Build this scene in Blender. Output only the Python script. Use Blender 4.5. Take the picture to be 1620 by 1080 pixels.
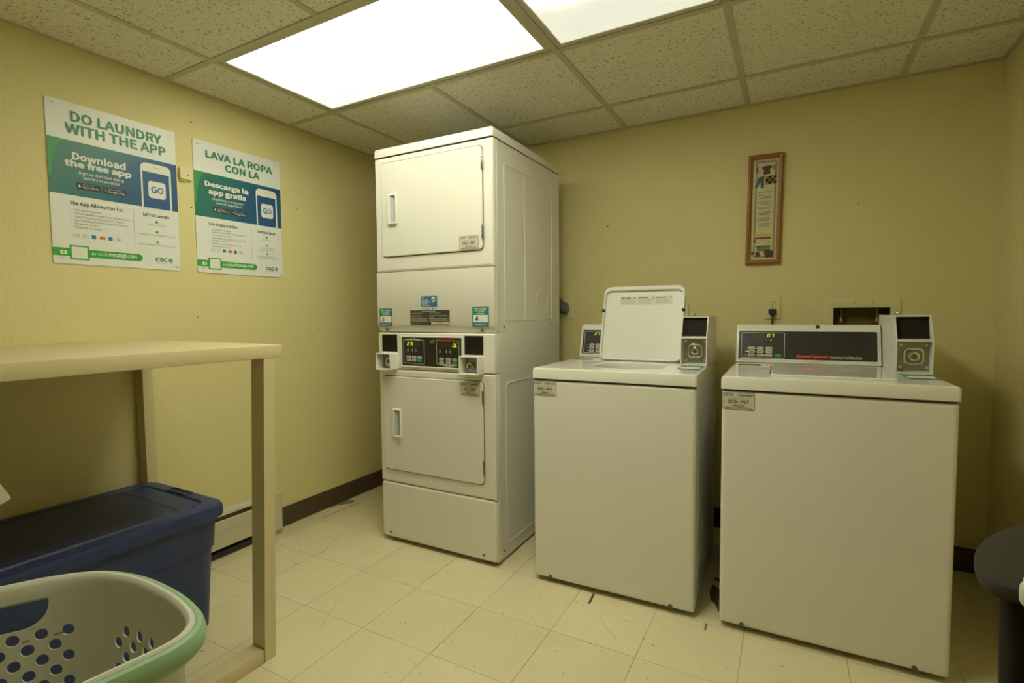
import bpy, bmesh, math, random
from mathutils import Matrix, Vector
PI = math.pi
random.seed(7)
for o in list(bpy.data.objects): bpy.data.objects.remove(o)
SC = bpy.context.scene
COL = SC.collection

# ------------------------------------------------------------------ camera
def make_camera():
    f, yaw, pit, rol = 806.4, -0.5013, -0.0549, -0.0092
    c, s = math.cos, math.sin
    fw = Vector((s(yaw)*c(pit), c(yaw)*c(pit), s(pit)))
    r = Vector((c(yaw), -s(yaw), 0)); u = r.cross(fw)
    r2 = c(rol)*r + s(rol)*u; u2 = -s(rol)*r + c(rol)*u
    M = Matrix((( r2.x, u2.x, -fw.x, 1.0406), (r2.y, u2.y, -fw.y, -1.6097), (r2.z, u2.z, -fw.z, 1.1337), (0, 0, 0, 1)))
    cd = bpy.data.cameras.new('camera'); cd.sensor_width = 36; cd.sensor_fit = 'HORIZONTAL'
    cd.lens = f/1620*36; cd.clip_start = 0.02
    o = bpy.data.objects.new('camera', cd); COL.objects.link(o); o.matrix_world = M
    SC.camera = o
make_camera()

# ------------------------------------------------------------------ world, light levels, exposure
w = bpy.data.worlds.new('world'); SC.world = w; w.use_nodes = True
w.node_tree.nodes['Background'].inputs[0].default_value = (0.9, 0.8, 0.5, 1)
w.node_tree.nodes['Background'].inputs[1].default_value = 0.02
SC.view_settings.view_transform = 'Standard'; SC.view_settings.look = 'None'
SC.view_settings.gamma = 1; SC.view_settings.use_curve_mapping = False
SC.view_settings.exposure = 0.1
LIGHT_COL = (1.0, 1.0, 0.74)      # tired fluorescent tubes, greenish yellow
MAIN_TUBE, MAIN_BASE = 9.8, .92   # lit troffer: along its tubes, and the diffuser between them
SIDE_TUBE, SIDE_BASE = 32.0, 0.62  # second troffer: dim near end, unseen length made strong to fill the room

# ------------------------------------------------------------------ materials
def lin(r, g, b):
    f = lambda v: (v/255/12.92) if v/255 <= .04045 else ((v/255+.055)/1.055)**2.4
    return (f(r), f(g), f(b), 1)
class NT:
    def __init__(s, name):
        s.m = bpy.data.materials.new(name); s.m.use_nodes = True
        s.n = s.m.node_tree.nodes; s.l = s.m.node_tree.links
        s.b = s.n['Principled BSDF']; s.out = s.n['Material Output']
    def node(s, t, **k):
        n = s.n.new(t)
        for a, v in k.items():
            if a.startswith('i_'):
                key = a[2:]; key = int(key) if key.isdigit() else key
                if hasattr(v, 'is_output'): s.l.new(v, n.inputs[key])
                else: n.inputs[key].default_value = v
            else: setattr(n, a, v)
        return n
    def math(s, op, a, b=0.0, c=0.0):
        n = s.n.new('ShaderNodeMath'); n.operation = op
        for i, v in enumerate((a, b, c)):
            if hasattr(v, 'is_output'): s.l.new(v, n.inputs[i])
            else: n.inputs[i].default_value = v
        return n.outputs[0]
    def ramp(s, fac, pts, interp='LINEAR'):
        n = s.n.new('ShaderNodeValToRGB'); n.color_ramp.interpolation = interp
        e = n.color_ramp.elements
        while len(e) < len(pts): e.new(0.5)
        for i, (p, c) in enumerate(pts): e[i].position = p; e[i].color = c if len(c) == 4 else (*c, 1)
        s.l.new(fac, n.inputs[0]); return n.outputs[0]
    def mix(s, fac, a, b, blend='MIX'):
        n = s.n.new('ShaderNodeMix'); n.data_type = 'RGBA'; n.blend_type = blend
        for k, v in ((0, fac), (6, a), (7, b)):
            if hasattr(v, 'is_output'): s.l.new(v, n.inputs[k])
            else: n.inputs[k].default_value = v
        return n.outputs[2]
    def coords(s): return s.node('ShaderNodeTexCoord').outputs['Object']
    def noise(s, scale, detail=2, rough=.5, vec=None):
        n = s.node('ShaderNodeTexNoise', i_Scale=scale, i_Detail=detail, i_Roughness=rough)
        s.l.new(vec or s.coords(), n.inputs['Vector']); return n.outputs[0]
    def bump(s, h, strength, dist=.01):
        n = s.node('ShaderNodeBump', i_Strength=strength, i_Distance=dist); s.l.new(h, n.inputs['Height'])
        s.l.new(n.outputs[0], s.b.inputs['Normal'])
    def set(s, **k):
        for a, v in k.items():
            key = a.replace('_', ' ')
            if hasattr(v, 'is_output'): s.l.new(v, s.b.inputs[key])
            else: s.b.inputs[key].default_value = v
        return s.m
MATS = {}
def plain(name, col, rough=.5, metal=0.0, var=0.04, bump=0, spec=.5, scale=8):
    if name in MATS: return MATS[name]
    t = NT(name)
    n = t.noise(scale, 3)
    c2 = tuple(max(0, v*(1-var*2)) for v in col[:3]) + (1,)
    t.set(Base_Color=t.mix(n, c2, col), Roughness=rough, Metallic=metal, Specular_IOR_Level=spec)
    if bump: t.bump(t.noise(260, 2), bump, .001)
    MATS[name] = t.m; return t.m
def glow(name, col, st):
    if name in MATS: return MATS[name]
    t = NT(name); t.set(Base_Color=(0, 0, 0, 1), Emission_Color=col, Emission_Strength=st, Roughness=.4)
    MATS[name] = t.m; return t.m

def wall_mat():
    t = NT('painted_wall'); v = t.coords()
    n1 = t.noise(1.3, 3, .5, v); n2 = t.noise(9, 3, .6, v)
    c = t.mix(t.math('MULTIPLY', n1, .5), (.77, .69, .36, 1), (.70, .62, .30, 1))
    c = t.mix(t.math('MULTIPLY', n2, .18), c, (.66, .58, .30, 1))
    t.set(Base_Color=c, Roughness=.55, Specular_IOR_Level=.3)
    h = t.math('ADD', t.noise(95, 3, .55, v), t.math('MULTIPLY', t.noise(38, 2, .5, v), .6))
    t.bump(h, .32, .006)
    return t.m
def ceiling_mat():
    t = NT('acoustic_tile'); v = t.coords()
    d = t.noise(100, 2, .55, v)
    pits = t.ramp(d, [(.345, (1, 1, 1)), (.40, (0, 0, 0))])
    f = t.noise(190, 2, .6, v)
    fine = t.ramp(f, [(.30, (1, 1, 1)), (.36, (0, 0, 0))])
    c = t.mix(t.noise(2.2, 3, .5, v), (.76, .74, .60, 1), (.86, .84, .70, 1))
    c = t.mix(t.math('MULTIPLY', pits, .75), c, (.30, .24, .12, 1))
    c = t.mix(t.math('MULTIPLY', fine, .40), c, (.34, .28, .15, 1))
    t.set(Base_Color=c, Roughness=.92, Specular_IOR_Level=.1)
    t.bump(t.math('ADD', d, t.math('MULTIPLY', f, .5)), .35, .004)
    return t.m
def floor_mat():
    t = NT('vinyl_floor_tile'); v = t.coords()
    sp = t.node('ShaderNodeSeparateXYZ'); t.l.new(v, sp.inputs[0])
    def edge(a):
        q = t.math('FRACT', t.math('ADD', t.math('DIVIDE', a, .3048), 100))
        d = t.math('MINIMUM', q, t.math('SUBTRACT', 1, q))
        return d, t.math('FLOOR', t.math('ADD', t.math('DIVIDE', a, .3048), 100))
    dx, ix = edge(sp.outputs[0]); dy, iy = edge(sp.outputs[1])
    wn = t.node('ShaderNodeTexWhiteNoise', noise_dimensions='2D')
    cb = t.node('ShaderNodeCombineXYZ'); t.l.new(ix, cb.inputs[0]); t.l.new(iy, cb.inputs[1]); t.l.new(cb.outputs[0], wn.inputs['Vector'])
    lines = t.math('LESS_THAN', t.math('MINIMUM', t.math('MULTIPLY', dx, .75), dy), .0036)
    fade = t.ramp(t.noise(3.1, 2, .5, v), [(.36, (.35, .35, .35)), (.60, (1, 1, 1))])
    c = t.mix(wn.outputs[0], (.74, .66, .43, 1), (.80, .72, .48, 1))
    c = t.mix(t.math('MULTIPLY', t.ramp(t.noise(5, 4, .6, v), [(.35, (0, 0, 0)), (.75, (1, 1, 1))]), .35), c, (.62, .53, .32, 1))
    sv = t.node('ShaderNodeMapping'); sv.inputs['Scale'].default_value = (1, 1.6, 1); sv.inputs['Rotation'].default_value = (0, 0, .8); t.l.new(v, sv.inputs[0])
    spk = t.ramp(t.noise(42, 2, .5, sv.outputs[0]), [(.27, (1, 1, 1)), (.31, (0, 0, 0))])
    c = t.mix(t.math('MULTIPLY', spk, .6), c, (.20, .16, .08, 1))
    sp2 = t.ramp(t.noise(120, 2, .5, sv.outputs[0]), [(.29, (1, 1, 1)), (.345, (0, 0, 0))])
    c = t.mix(t.math('MULTIPLY', sp2, .36), c, (.32, .27, .15, 1))
    c = t.mix(t.math('MULTIPLY', lines, t.math('MULTIPLY', fade, .75)), c, (.13, .10, .05, 1))
    rg = t.ramp(t.noise(7, 3, .5, v), [(.3, (.28, .28, .28)), (.7, (.42, .42, .42))])
    t.set(Base_Color=c, Roughness=rg, Specular_IOR_Level=.45)
    t.bump(t.noise(14, 3, .5, v), .05, .004)
    return t.m
def wood_mat(name, a, b, scale=(40, 40, 3), rough=.45):
    t = NT(name); v = t.coords()
    mp = t.node('ShaderNodeMapping'); mp.inputs['Scale'].default_value = scale; t.l.new(v, mp.inputs[0])
    n = t.noise(1, 5, .6, mp.outputs[0])
    t.set(Base_Color=t.mix(n, a, b), Roughness=rough); t.bump(n, .2, .001)
    return t.m
def lens_mat(name, axis, tubes, tube, base, col, ends=None):
    "diffuser lit by the tubes behind it: bright along each tube, paler between; ends = (from, to, floor) ramps the glow up from one dimmed end"
    t = NT(name); v = t.coords(); sp = t.node('ShaderNodeSeparateXYZ'); t.l.new(v, sp.inputs[0])
    a = sp.outputs[axis]; along = sp.outputs[1-axis]; e = None
    for c, wd in tubes:
        d = t.math('DIVIDE', t.math('SUBTRACT', a, c), wd)
        g = t.math('POWER', 2.71828, t.math('MULTIPLY', t.math('MULTIPLY', d, d), -1))
        e = g if e is None else t.math('ADD', e, g)
    k = t.math('SUBTRACT', 1, t.math('MULTIPLY', t.math('POWER', t.math('DIVIDE', t.math('ABSOLUTE', along), .60), 8.0), .9))
    e = t.math('MULTIPLY', e, k)
    if ends:
        mr = t.node('ShaderNodeMapRange', interpolation_type='SMOOTHSTEP'); t.l.new(along, mr.inputs[0])
        mr.inputs[1].default_value = ends[0]; mr.inputs[2].default_value = ends[1]; mr.inputs[3].default_value = ends[2]; mr.inputs[4].default_value = 1
        e = t.math('MULTIPLY', e, t.math('POWER', mr.outputs[0], 3.0))
    rib = t.math('MULTIPLY_ADD', t.math('SINE', t.math('MULTIPLY', along, 2*PI/.006)), .02, 1)
    e = t.math('MULTIPLY', t.math('MULTIPLY_ADD', e, tube, base), rib)
    t.set(Base_Color=(.8, .8, .75, 1), Roughness=.3, Emission_Color=t.mix(t.math('MINIMUM', t.math('MULTIPLY', e, .2), 1.0), (.97, 1, .90, 1), (*col, 1)), Emission_Strength=e)
    return t.m

WALL = wall_mat(); CEIL = ceiling_mat(); FLOOR = floor_mat()
ENAMEL = plain('white_enamel', (.80, .775, .71, 1), .22, var=.015, spec=.5)
ENAMEL2 = plain('white_enamel_side', (.77, .755, .70, 1), .42, var=.015)
WHITEP = plain('white_plastic', (.82, .80, .75, 1), .35, var=.02)
GREYP = plain('grey_inner_plastic', (.42, .44, .46, 1), .4)
DARKGAP = plain('rubber_and_gap_shade', (.035, .03, .025, 1), .7)  # rubber feet and bumpers; also paints the shade in gaps and slots
PANEL = plain('charcoal_panel', (.030, .028, .022, 1), .35, var=.1)
READER = plain('smoked_window', (.020, .017, .012, 1), .6, var=.1, spec=.12)
TOPGLOSS = plain('glossy_enamel', (.80, .775, .71, 1), .03, var=.01)
CHROME = plain('chrome', (.75, .74, .72, 1), .18, 1.0)
STEEL = plain('zinc_steel', (.40, .38, .36, 1), .34, 1.0, var=.15, scale=30)
SCREW = plain('dark_screw', (.16, .15, .13, 1), .4, .7)
SILVER = plain('silver_print', (.55, .54, .48, 1), .4)
KEYB = plain('beige_key', (.62, .60, .52, 1), .5)
KEYTXT = plain('key_print', (.22, .21, .18, 1), .6)
GREENKEY = plain('green_key', (.01, .36, .14, 1), .5)
RED = plain('orange_red_print', (.85, .07, .02, 1), .5)
LED = glow('led_digit', (.62, 1, .02, 1), 1.1)
LEDOFF = plain('unlit_display', (.055, .045, .022, 1), .3)
PRINTW = plain('white_print', (.80, .80, .76, 1), .5, var=.01)
PRINTK = plain('black_print', (.045, .05, .055, 1), .6)
GREYTXT = plain('grey_print', (.42, .43, .42, 1), .6)
TAG = plain('tag_stock', (.66, .62, .50, 1), .5)
BADGE = plain('brown_black_sticker', (.060, .052, .038, 1), .5)
STKBLUE = plain('sticker_blue', (.045, .16, .36, 1), .4)
STKGREEN = plain('sticker_green', (.02, .40, .10, 1), .4)
PAPER = plain('poster_white', (.80, .82, .80, 1), .35, var=.01)
GREENTXT = plain('heading_green', (.030, .24, .13, 1), .4)
BARGREEN = plain('bar_green', (.04, .40, .05, 1), .4)
GREENC = plain('corner_green', (.04, .33, .09, 1), .4)
ORANGE = plain('card_orange', (.75, .20, .03, 1), .5)
MIDBLUE = plain('mid_blue', (.03, .18, .50, 1), .5)
NAVY = plain('screen_blue', (.022, .10, .27, 1), .4)
TPAINT = wood_mat('cream_painted_wood', (.60, .51, .29, 1), (.70, .61, .37, 1), (6, 6, 2), .45)
BROWNV = plain('brown_vinyl', (.085, .055, .03, 1), .5)
HEATER = plain('heater_enamel', (.62, .58, .42, 1), .4)
BLUEP = plain('blue_plastic', (.030, .050, .165, 1), .45, var=.12, scale=20, bump=.1)
BASKW = plain('basket_white', (.66, .66, .57, 1), .45, var=.02)
BASKG = plain('basket_green', (.30, .46, .28, 1), .5, var=.04)
BINL = plain('bin_lid_grey', (.052, .046, .036, 1), .85, var=.1, spec=.2)
BINB = plain('bin_body', (.016, .013, .010, 1), .85, var=.1, spec=.15)
PLATE = plain('cream_plate', (.78, .71, .41, 1), .4)
PLUG = plain('black_plug', (.03, .028, .025, 1), .5)
PLUGG = plain('grey_plug', (.16, .16, .14, 1), .5)
TGRID = plain('ceiling_grid_paint', (.56, .52, .38, 1), .45)
OAK = wood_mat('oak_frame', (.22, .09, .018, 1), (.38, .17, .035, 1), (60, 60, 6), .35)
MATB = plain('tan_mat_paper', (.92, .82, .52, 1), .5)

# ------------------------------------------------------------------ mesh builder
def FR(o, u, v):
    u = Vector(u).normalized(); v = Vector(v).normalized(); n = u.cross(v)
    return Matrix(((u.x, v.x, n.x, o[0]), (u.y, v.y, n.y, o[1]), (u.z, v.z, n.z, o[2]), (0, 0, 0, 1)))
def front(x, y, z): return FR((x, y, z), (1, 0, 0), (0, 0, 1))      # faces -y
def rside(x, y, z): return FR((x, y, z), (0, 1, 0), (0, 0, 1))      # faces +x
def lside(x, y, z): return FR((x, y, z), (0, -1, 0), (0, 0, 1))     # faces -x
def topf(x, y, z): return FR((x, y, z), (1, 0, 0), (0, 1, 0))       # faces +z
ID = Matrix.Identity(4)
def rr(u0, v0, u1, v1, r=0, seg=5):
    if r <= 1e-6: return [(u0, v0), (u1, v0), (u1, v1), (u0, v1)]
    r = min(r, (u1-u0)/2-1e-5, (v1-v0)/2-1e-5); p = []
    for cx, cy, a in ((u1-r, v0+r, -PI/2), (u1-r, v1-r, 0), (u0+r, v1-r, PI/2), (u0+r, v0+r, PI)):
        for i in range(seg+1):
            t = a+PI/2*i/seg; p.append((cx+r*math.cos(t), cy+r*math.sin(t)))
    return p
_tc = {}
FONT = None
try:
    import os
    FONT = bpy.data.fonts.load(os.path.join(bpy.utils.system_resource('DATAFILES'), 'fonts', 'Noto Sans CJK Regular.woff2'))
except Exception: FONT = None
def text_geo(s, bold=0.0):
    k = (s, bold)
    if k in _tc: return _tc[k]
    cu = bpy.data.curves.new('t', 'FONT'); cu.body = s; cu.size = 1; cu.resolution_u = 2
    if FONT: cu.font = FONT
    o = bpy.data.objects.new('t', cu); COL.objects.link(o)
    dg = bpy.context.evaluated_depsgraph_get(); dg.update()
    me = bpy.data.meshes.new_from_object(o.evaluated_get(dg))
    v0 = [tuple(v.co)[:2] for v in me.vertices]; f0 = [tuple(p.vertices) for p in me.polygons]
    bpy.data.objects.remove(o); bpy.data.curves.remove(cu); bpy.data.meshes.remove(me)
    # heavier weights: the outline stacked in a small ring
    h = max(v[1] for v in v0)-min(v[1] for v in v0)
    r = (.010+bold*1.6)*min(h, .75)
    offs = [(0, 0)]+[(r*math.cos(PI/4*i), r*math.sin(PI/4*i)) for i in range(8)]
    vs = []; fs = []
    for i, (dx, dy) in enumerate(offs):
        b = len(vs); vs += [(x+dx, y+dy, i*4e-5) for x, y in v0]; fs += [tuple(b+i for i in f) for f in f0]
    xs = [v[0] for v in vs]; ys = [v[1] for v in vs]
    _tc[k] = (vs, fs, (min(xs), min(ys), max(xs), max(ys))); return _tc[k]
class MB:
    def __init__(s): s.v = []; s.f = []; s.m = []; s.mats = []
    def mi(s, m):
        if m not in s.mats: s.mats.append(m)
        return s.mats.index(m)
    def add(s, vs, fs, mat, M=ID):
        b = len(s.v); k = s.mi(mat)
        s.v += [tuple(M @ Vector(v)) for v in vs]
        for f in fs: s.f.append(tuple(b+i for i in f)); s.m.append(k)
        return s
    def poly(s, pts, mat, M=ID, n=0.0):
        return s.add([(p[0], p[1], n if len(p) < 3 else p[2]) for p in pts], [tuple(range(len(pts)))], mat, M)
    def loft(s, rings, mat, M=ID, cap0=True, cap1=True, closed=True):
        k = len(rings[0]); vs = [p for r in rings for p in r]; fs = []
        for i in range(len(rings)-1):
            for j in range(k if closed else k-1):
                a = i*k+j; b = i*k+(j+1) % k; fs.append((a, b, b+k, a+k))
        if cap0: fs.append(tuple(reversed(range(k))))
        if cap1: fs.append(tuple(range((len(rings)-1)*k, len(rings)*k)))
        return s.add(vs, fs, mat, M)
    def slab(s, M, u0, v0, u1, v1, n0, n1, mat, r=0.0, bev=0.0, seg=3, back=False):
        "rounded rectangle from n0 to n1, edge at n1 rounded by bev"
        rings = []
        def ring(ins, n):
            return [(a, b, n) for a, b in rr(u0+ins, v0+ins, u1-ins, v1-ins, max(r-ins, .0001) if r > 0 else 0)]
        if back and bev:
            for i in range(seg+1):
                t = PI/2*i/seg; rings.append(ring(bev*(1-math.sin(t)), n0+bev*(1-math.cos(t))))
        else: rings.append(ring(0, n0))
        if bev:
            for i in range(seg+1):
                t = PI/2*i/seg; rings.append(ring(bev*(1-math.cos(t)), n1-bev*(1-math.sin(t))))
            if min(u1-u0, v1-v0) > bev*4: rings.append(ring(bev*1.25, n1))     # keeps the face beyond the rounded edge flat
        else: rings.append(ring(0, n1))
        return s.loft(rings, mat, M)
    def frame(s, M, o, i, n0, n1, mat, ro=0.0, ri=0.0, bev=0.0):
        "raised ring between two rounded rectangles"
        if ro > 0 and ri <= 0: ri = .0004
        if ri > 0 and ro <= 0: ro = .0004
        def R(q, r, n, ins=0): return [(a, b, n) for a, b in rr(q[0]+ins, q[1]+ins, q[2]-ins, q[3]-ins, max(r-ins, .0001) if r > 0 else 0)]
        rings = [R(o, ro, n0)]
        if bev: rings += [R(o, ro, n1-bev), R(o, ro, n1-bev*.3, bev*.3), R(o, ro, n1, bev), R(i, ri, n1, -bev), R(i, ri, n1-bev*.3, -bev*.3), R(i, ri, n1-bev)]
        else: rings += [R(o, ro, n1), R(i, ri, n1)]
        rings.append(R(i, ri, n0))
        return s.loft(rings, mat, M, False, False)
    def box(s, x0, y0, z0, x1, y1, z1, mat, bev=0.0, M=ID):
        if not bev:
            vs = [(x, y, z) for z in (z0, z1) for x, y in ((x0, y0), (x1, y0), (x1, y1), (x0, y1))]
            return s.add(vs, [(3, 2, 1, 0), (4, 5, 6, 7), (0, 1, 5, 4), (1, 2, 6, 5), (2, 3, 7, 6), (3, 0, 4, 7)], mat, M)
        return s.slab(M, x0, y0, x1, y1, z0, z1, mat, bev, bev, 2, True)
    def cyl(s, M, c, r, n0, n1, mat, seg=24, bev=0.0, r1=None):
        r1 = r if r1 is None else r1
        C = lambda rad, n: [(c[0]+rad*math.cos(2*PI*i/seg), c[1]+rad*math.sin(2*PI*i/seg), n) for i in range(seg)]
        rings = [C(r, n0)] + ([C(r1, n1-bev), C(r1-bev*.3, n1-bev*.3), C(r1-bev, n1)] if bev else [C(r1, n1)])
        return s.loft(rings, mat, M)
    def tube(s, pts, r, mat, seg=8, closed=False):
        pts = [Vector(p) for p in pts]; rings = []; up = None
        for i, p in enumerate(pts):
            t = ((pts[(i+1) % len(pts)] if closed or i+1 < len(pts) else p)-(pts[i-1] if closed or i > 0 else p)).normalized()
            if up is None: up = Vector((0, 0, 1)) if abs(t.z) < .9 else Vector((1, 0, 0))
            a = t.cross(up).normalized(); up = a.cross(t).normalized(); rad = r[i] if isinstance(r, (list, tuple)) else r
            rings.append([tuple(p+a*rad*math.cos(2*PI*j/seg)+up*rad*math.sin(2*PI*j/seg)) for j in range(seg)])
        if closed: rings.append(rings[0])
        return s.loft(rings, mat, ID, not closed, not closed)
    def lathe(s, prof, mat, M=ID, seg=32, cap0=False, cap1=False):
        rings = [[(r*math.cos(2*PI*i/seg), r*math.sin(2*PI*i/seg), z) for i in range(seg)] for r, z in prof]
        return s.loft(rings, mat, M, cap0, cap1)
    def text(s, M, t, u0, v0, u1, v1, mat, n=.0006, bold=0.0, keep=False, align='L', shear=0.0):
        vs, fs, (a, b, c, d) = text_geo(t, bold)
        sx = (u1-u0)/(c-a); sy = (v1-v0)/(d-b); ox = u0
        if keep:
            sx = min(sx, sy); w_ = (c-a)*sx
            ox = u0 if align == 'L' else (u0+(u1-u0-w_)/2)
        return s.add([(ox+(x-a)*sx+shear*(y-b)*sy, v0+(y-b)*sy, n+q) for x, y, q in vs], fs, mat, M)
    def lines(s, M, u0, v0, u1, v1, rows, mat, n=.0005, fill=.45, ragged=.3, align='L', rnd=None):
        "rows of print too small to read"
        rnd = rnd or random; h = (v1-v0)/rows
        for k in range(rows):
            y = v1-h*(k+1)+h*(1-fill)/2; x = u0; wd = (u1-u0)*(1-ragged*rnd.random())
            if align == 'C': x = u0+((u1-u0)-wd)/2
            e = x+wd
            while x < e-1e-5:
                q = min(h*fill*rnd.uniform(1.2, 4.5), e-x)
                s.poly([(x, y), (x+q, y), (x+q, y+h*fill), (x, y+h*fill)], mat, M, n); x += q+h*fill*.5
        return s
    def seg7(s, M, u, v, wd, h, ch, mat, n=.0012, sl=.12, off=None):
        t = h*.13; on = {'0': 'abcdef', '1': 'bc', '2': 'abged', '5': 'afgcd', '7': 'abc', 'C': 'afed', '8': 'abcdefg'}[ch]
        g = t*.25
        R = {'a': (t, h-t, wd-t, h), 'd': (t, 0, wd-t, t), 'g': (t, h/2-t/2, wd-t, h/2+t/2), 'f': (0, h/2+g, t, h-g), 'b': (wd-t, h/2+g, wd, h-g), 'e': (0, g, t, h/2-g), 'c': (wd-t, g, wd, h/2-g)}
        for k in on:
            a, b, c, d = R[k]
            s.poly([(u+a+sl*b, v+b), (u+c+sl*b, v+b), (u+c+sl*d, v+d), (u+a+sl*d, v+d)], mat, M, n)
        return s
    def build(s, name, parent=None, smooth=True, loc=None):
        me = bpy.data.meshes.new(name); me.from_pydata(s.v, [], s.f)
        for m in s.mats: me.materials.append(m)
        me.polygons.foreach_set('material_index', s.m)
        if smooth:
            me.polygons.foreach_set('use_smooth', [True]*len(s.f)); me.set_sharp_from_angle(angle=math.radians(32))
        me.update()
        o = bpy.data.objects.new(name, me); COL.objects.link(o)
        if parent: o.parent = parent
        if loc: o.location = loc
        return o
def thing(name, label, cat, loc=(0, 0, 0), rz=0.0, group=None):
    o = bpy.data.objects.new(name, None); COL.objects.link(o); o.location = loc; o.rotation_euler = (0, 0, rz)
    o.empty_display_size = .1
    o['label'] = label; o['category'] = cat
    if group: o['group'] = group
    return o
def tag(o, label, cat, group=None):
    o['label'] = label; o['category'] = cat
    if group: o['group'] = group
    return o
def struct(o): o['kind'] = 'structure'; return o
def lab(o, label): o['label'] = label; return o

# ------------------------------------------------------------------ room shell
XL, XR, YB, YF, H = -1.338, 1.785, 1.212, -3.0, 2.144
T = .10
m = MB()
m.poly([(XL-T, YF-T, 0), (XR+T, YF-T, 0), (XR+T, YB+T, 0), (XL-T, YB+T, 0)], FLOOR)
m.poly([(XL-T, YF-T, -T), (XL-T, YB+T, -T), (XR+T, YB+T, -T), (XR+T, YF-T, -T)], FLOOR)
SCUFF = plain('black_scuff', (.11, .09, .05, 1), .7)
RUST = plain('rust_stain', (.17, .10, .04, 1), .8, var=.4, scale=60)
def smear(pts, wd, mat):
    for (a, b) in zip(pts, pts[1:]):
        d = (Vector(b)-Vector(a)).normalized(); p = Vector((-d.y, d.x))*wd/2
        a_ = Vector(a); b_ = Vector(b)
        m.poly([tuple(a_-p), tuple(b_-p*.8), tuple(b_+p*.8), tuple(a_+p)], mat, ID, .0006)
smear([(-1.246, .318), (-1.238, .45), (-1.232, .594)], .006, SCUFF)
smear([(.361, .30), (.366, .25), (.368, .222)], .011, SCUFF)
smear([(.790, .300), (.791, .258)], .010, plain('grey_scuff', (.25, .22, .14, 1), .7))
smear([(.43, .17), (.47, .11), (.53, .06)], .0022, plain('faint_scratch', (.52, .45, .27, 1), .6))
smear([(-.50, -.25), (-.47, -.33), (-.43, -.38)], .0022, plain('faint_scratch', (.52, .45, .27, 1), .6))
smear([(-.98, .26), (-.96, .14), (-.90, .02)], .003, plain('faint_scratch', (.52, .45, .27, 1), .6))
m.poly([(.775, .60), (.80, .575), (.815, .53), (.85, .50), (.85, .40), (.818, .40), (.80, .45), (.782, .47), (.77, .53)], RUST, ID, .0006)
m.poly([(.77, .66), (.80, .655), (.80, .63), (.775, .635)], RUST, ID, .0006)
struct(m.build('floor', smooth=False))

def solid_wall(name, box):
    b = MB(); b.box(*box, WALL); return b
m = solid_wall('wall_left', (XL-T, YF-T, 0, XL, YB+T, H+.1))
ML = FR((XL, 0, 0), (0, 1, 0), (0, 0, 1))
for y, z, r in ((-.247, 2.004, .004), (-.262, 1.624, .004), (-.254, 1.129, .003), (.131, .332, .0035), (.302, 1.712, .0025), (.42, 1.05, .003)):
    m.cyl(ML, (y, z), r, 0, .0006, SCUFF, 8)
struct(m.build('wall_left', smooth=False))
struct(solid_wall('r', (XR, YF-T, 0, XR+T, YB+T, H+.1)).build('wall_right', smooth=False))
struct(solid_wall('f', (XL, YF-T, 0, XR, YF, H+.1)).build('wall_front', smooth=False))
# back wall with the opening of the washer supply box
BX0, BX1, BZ0, BZ1 = 1.212, 1.430, 1.00, 1.147
m = MB()
m.box(XL, YB, 0, BX0, YB+T, H+.1, WALL); m.box(BX1, YB, 0, XR, YB+T, H+.1, WALL)
m.box(BX0, YB, 0, BX1, YB+T, BZ0, WALL); m.box(BX0, YB, BZ1, BX1, YB+T, H+.1, WALL)
m.box(BX0-.02, YB+T, BZ0-.02, BX1+.02, YB+T+.02, BZ1+.02, WALL)
MBK = front(0, YB, 0)
for x, z, r in ((1.00, .92, .003), (.12, 1.62, .004), (.50, 1.50, .003), (1.30, 1.62, .003)):
    m.cyl(MBK, (x, z), r, 0, .0006, SCUFF, 8)
m.poly([(.922, 1.094), (.955, 1.090), (.998, 1.0925), (.955, 1.0935)], SCUFF, MBK, .0005)
struct(m.build('wall_back', smooth=False))
m = MB(); m.slab(FR((XL, 0, 0), (0, 1, 0), (0, 0, 1)), .12, 0, YB, .105, 0, .006, BROWNV, 0, .003); struct(m.build('baseboard_left'))
m = MB(); m.slab(front(0, YB, 0), XL+.006, 0, XR-.006, .105, 0, .006, BROWNV, 0, .003); struct(m.build('baseboard_back'))
m = MB(); m.slab(FR((XR, 0, 0), (0, -1, 0), (0, 0, 1)), -YB, 0, -YF, .105, 0, .006, BROWNV, 0, .003); struct(m.build('baseboard_right'))

# ceiling: tiles between grid lines, two troffers
GX0, GY0, G = -.9945, .2575, .6096
gxs = [GX0+G*i for i in range(0, 5)]; gys = [GY0+G*j for j in range(-5, 2)]
m = MB()
xs = [XL] + gxs + [XR]; ys = [YF] + [y for y in gys if y > YF] + [YB]
def in_light(cx, cy):
    return (GX0 < cx < GX0+2*G and GY0-G < cy < GY0) or (GX0+2*G < cx < GX0+3*G and GY0-2*G < cy < GY0)
for i in range(len(xs)-1):
    for j in range(len(ys)-1):
        cx, cy = (xs[i]+xs[i+1])/2, (ys[j]+ys[j+1])/2
        if in_light(cx, cy): continue
        m.box(xs[i]+.001, ys[j]+.001, H+.003, xs[i+1]-.001, ys[j+1]-.001, H+.018, CEIL)
m.box(XL-T, YF-T, H+.10, XR+T, YB+T, H+.12, TGRID)
struct(m.build('ceiling', smooth=False))
m = MB(); hw = .0125
for i, x in enumerate(gxs):
    if i == 1:     # this runner stops at the troffer
        m.box(x-hw, GY0, H-.001, x+hw, YB, H+.004, TGRID); m.box(x-hw, YF, H-.001, x+hw, GY0-G, H+.004, TGRID)
    else: m.box(x-hw, YF, H-.001, x+hw, YB, H+.004, TGRID)
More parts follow.
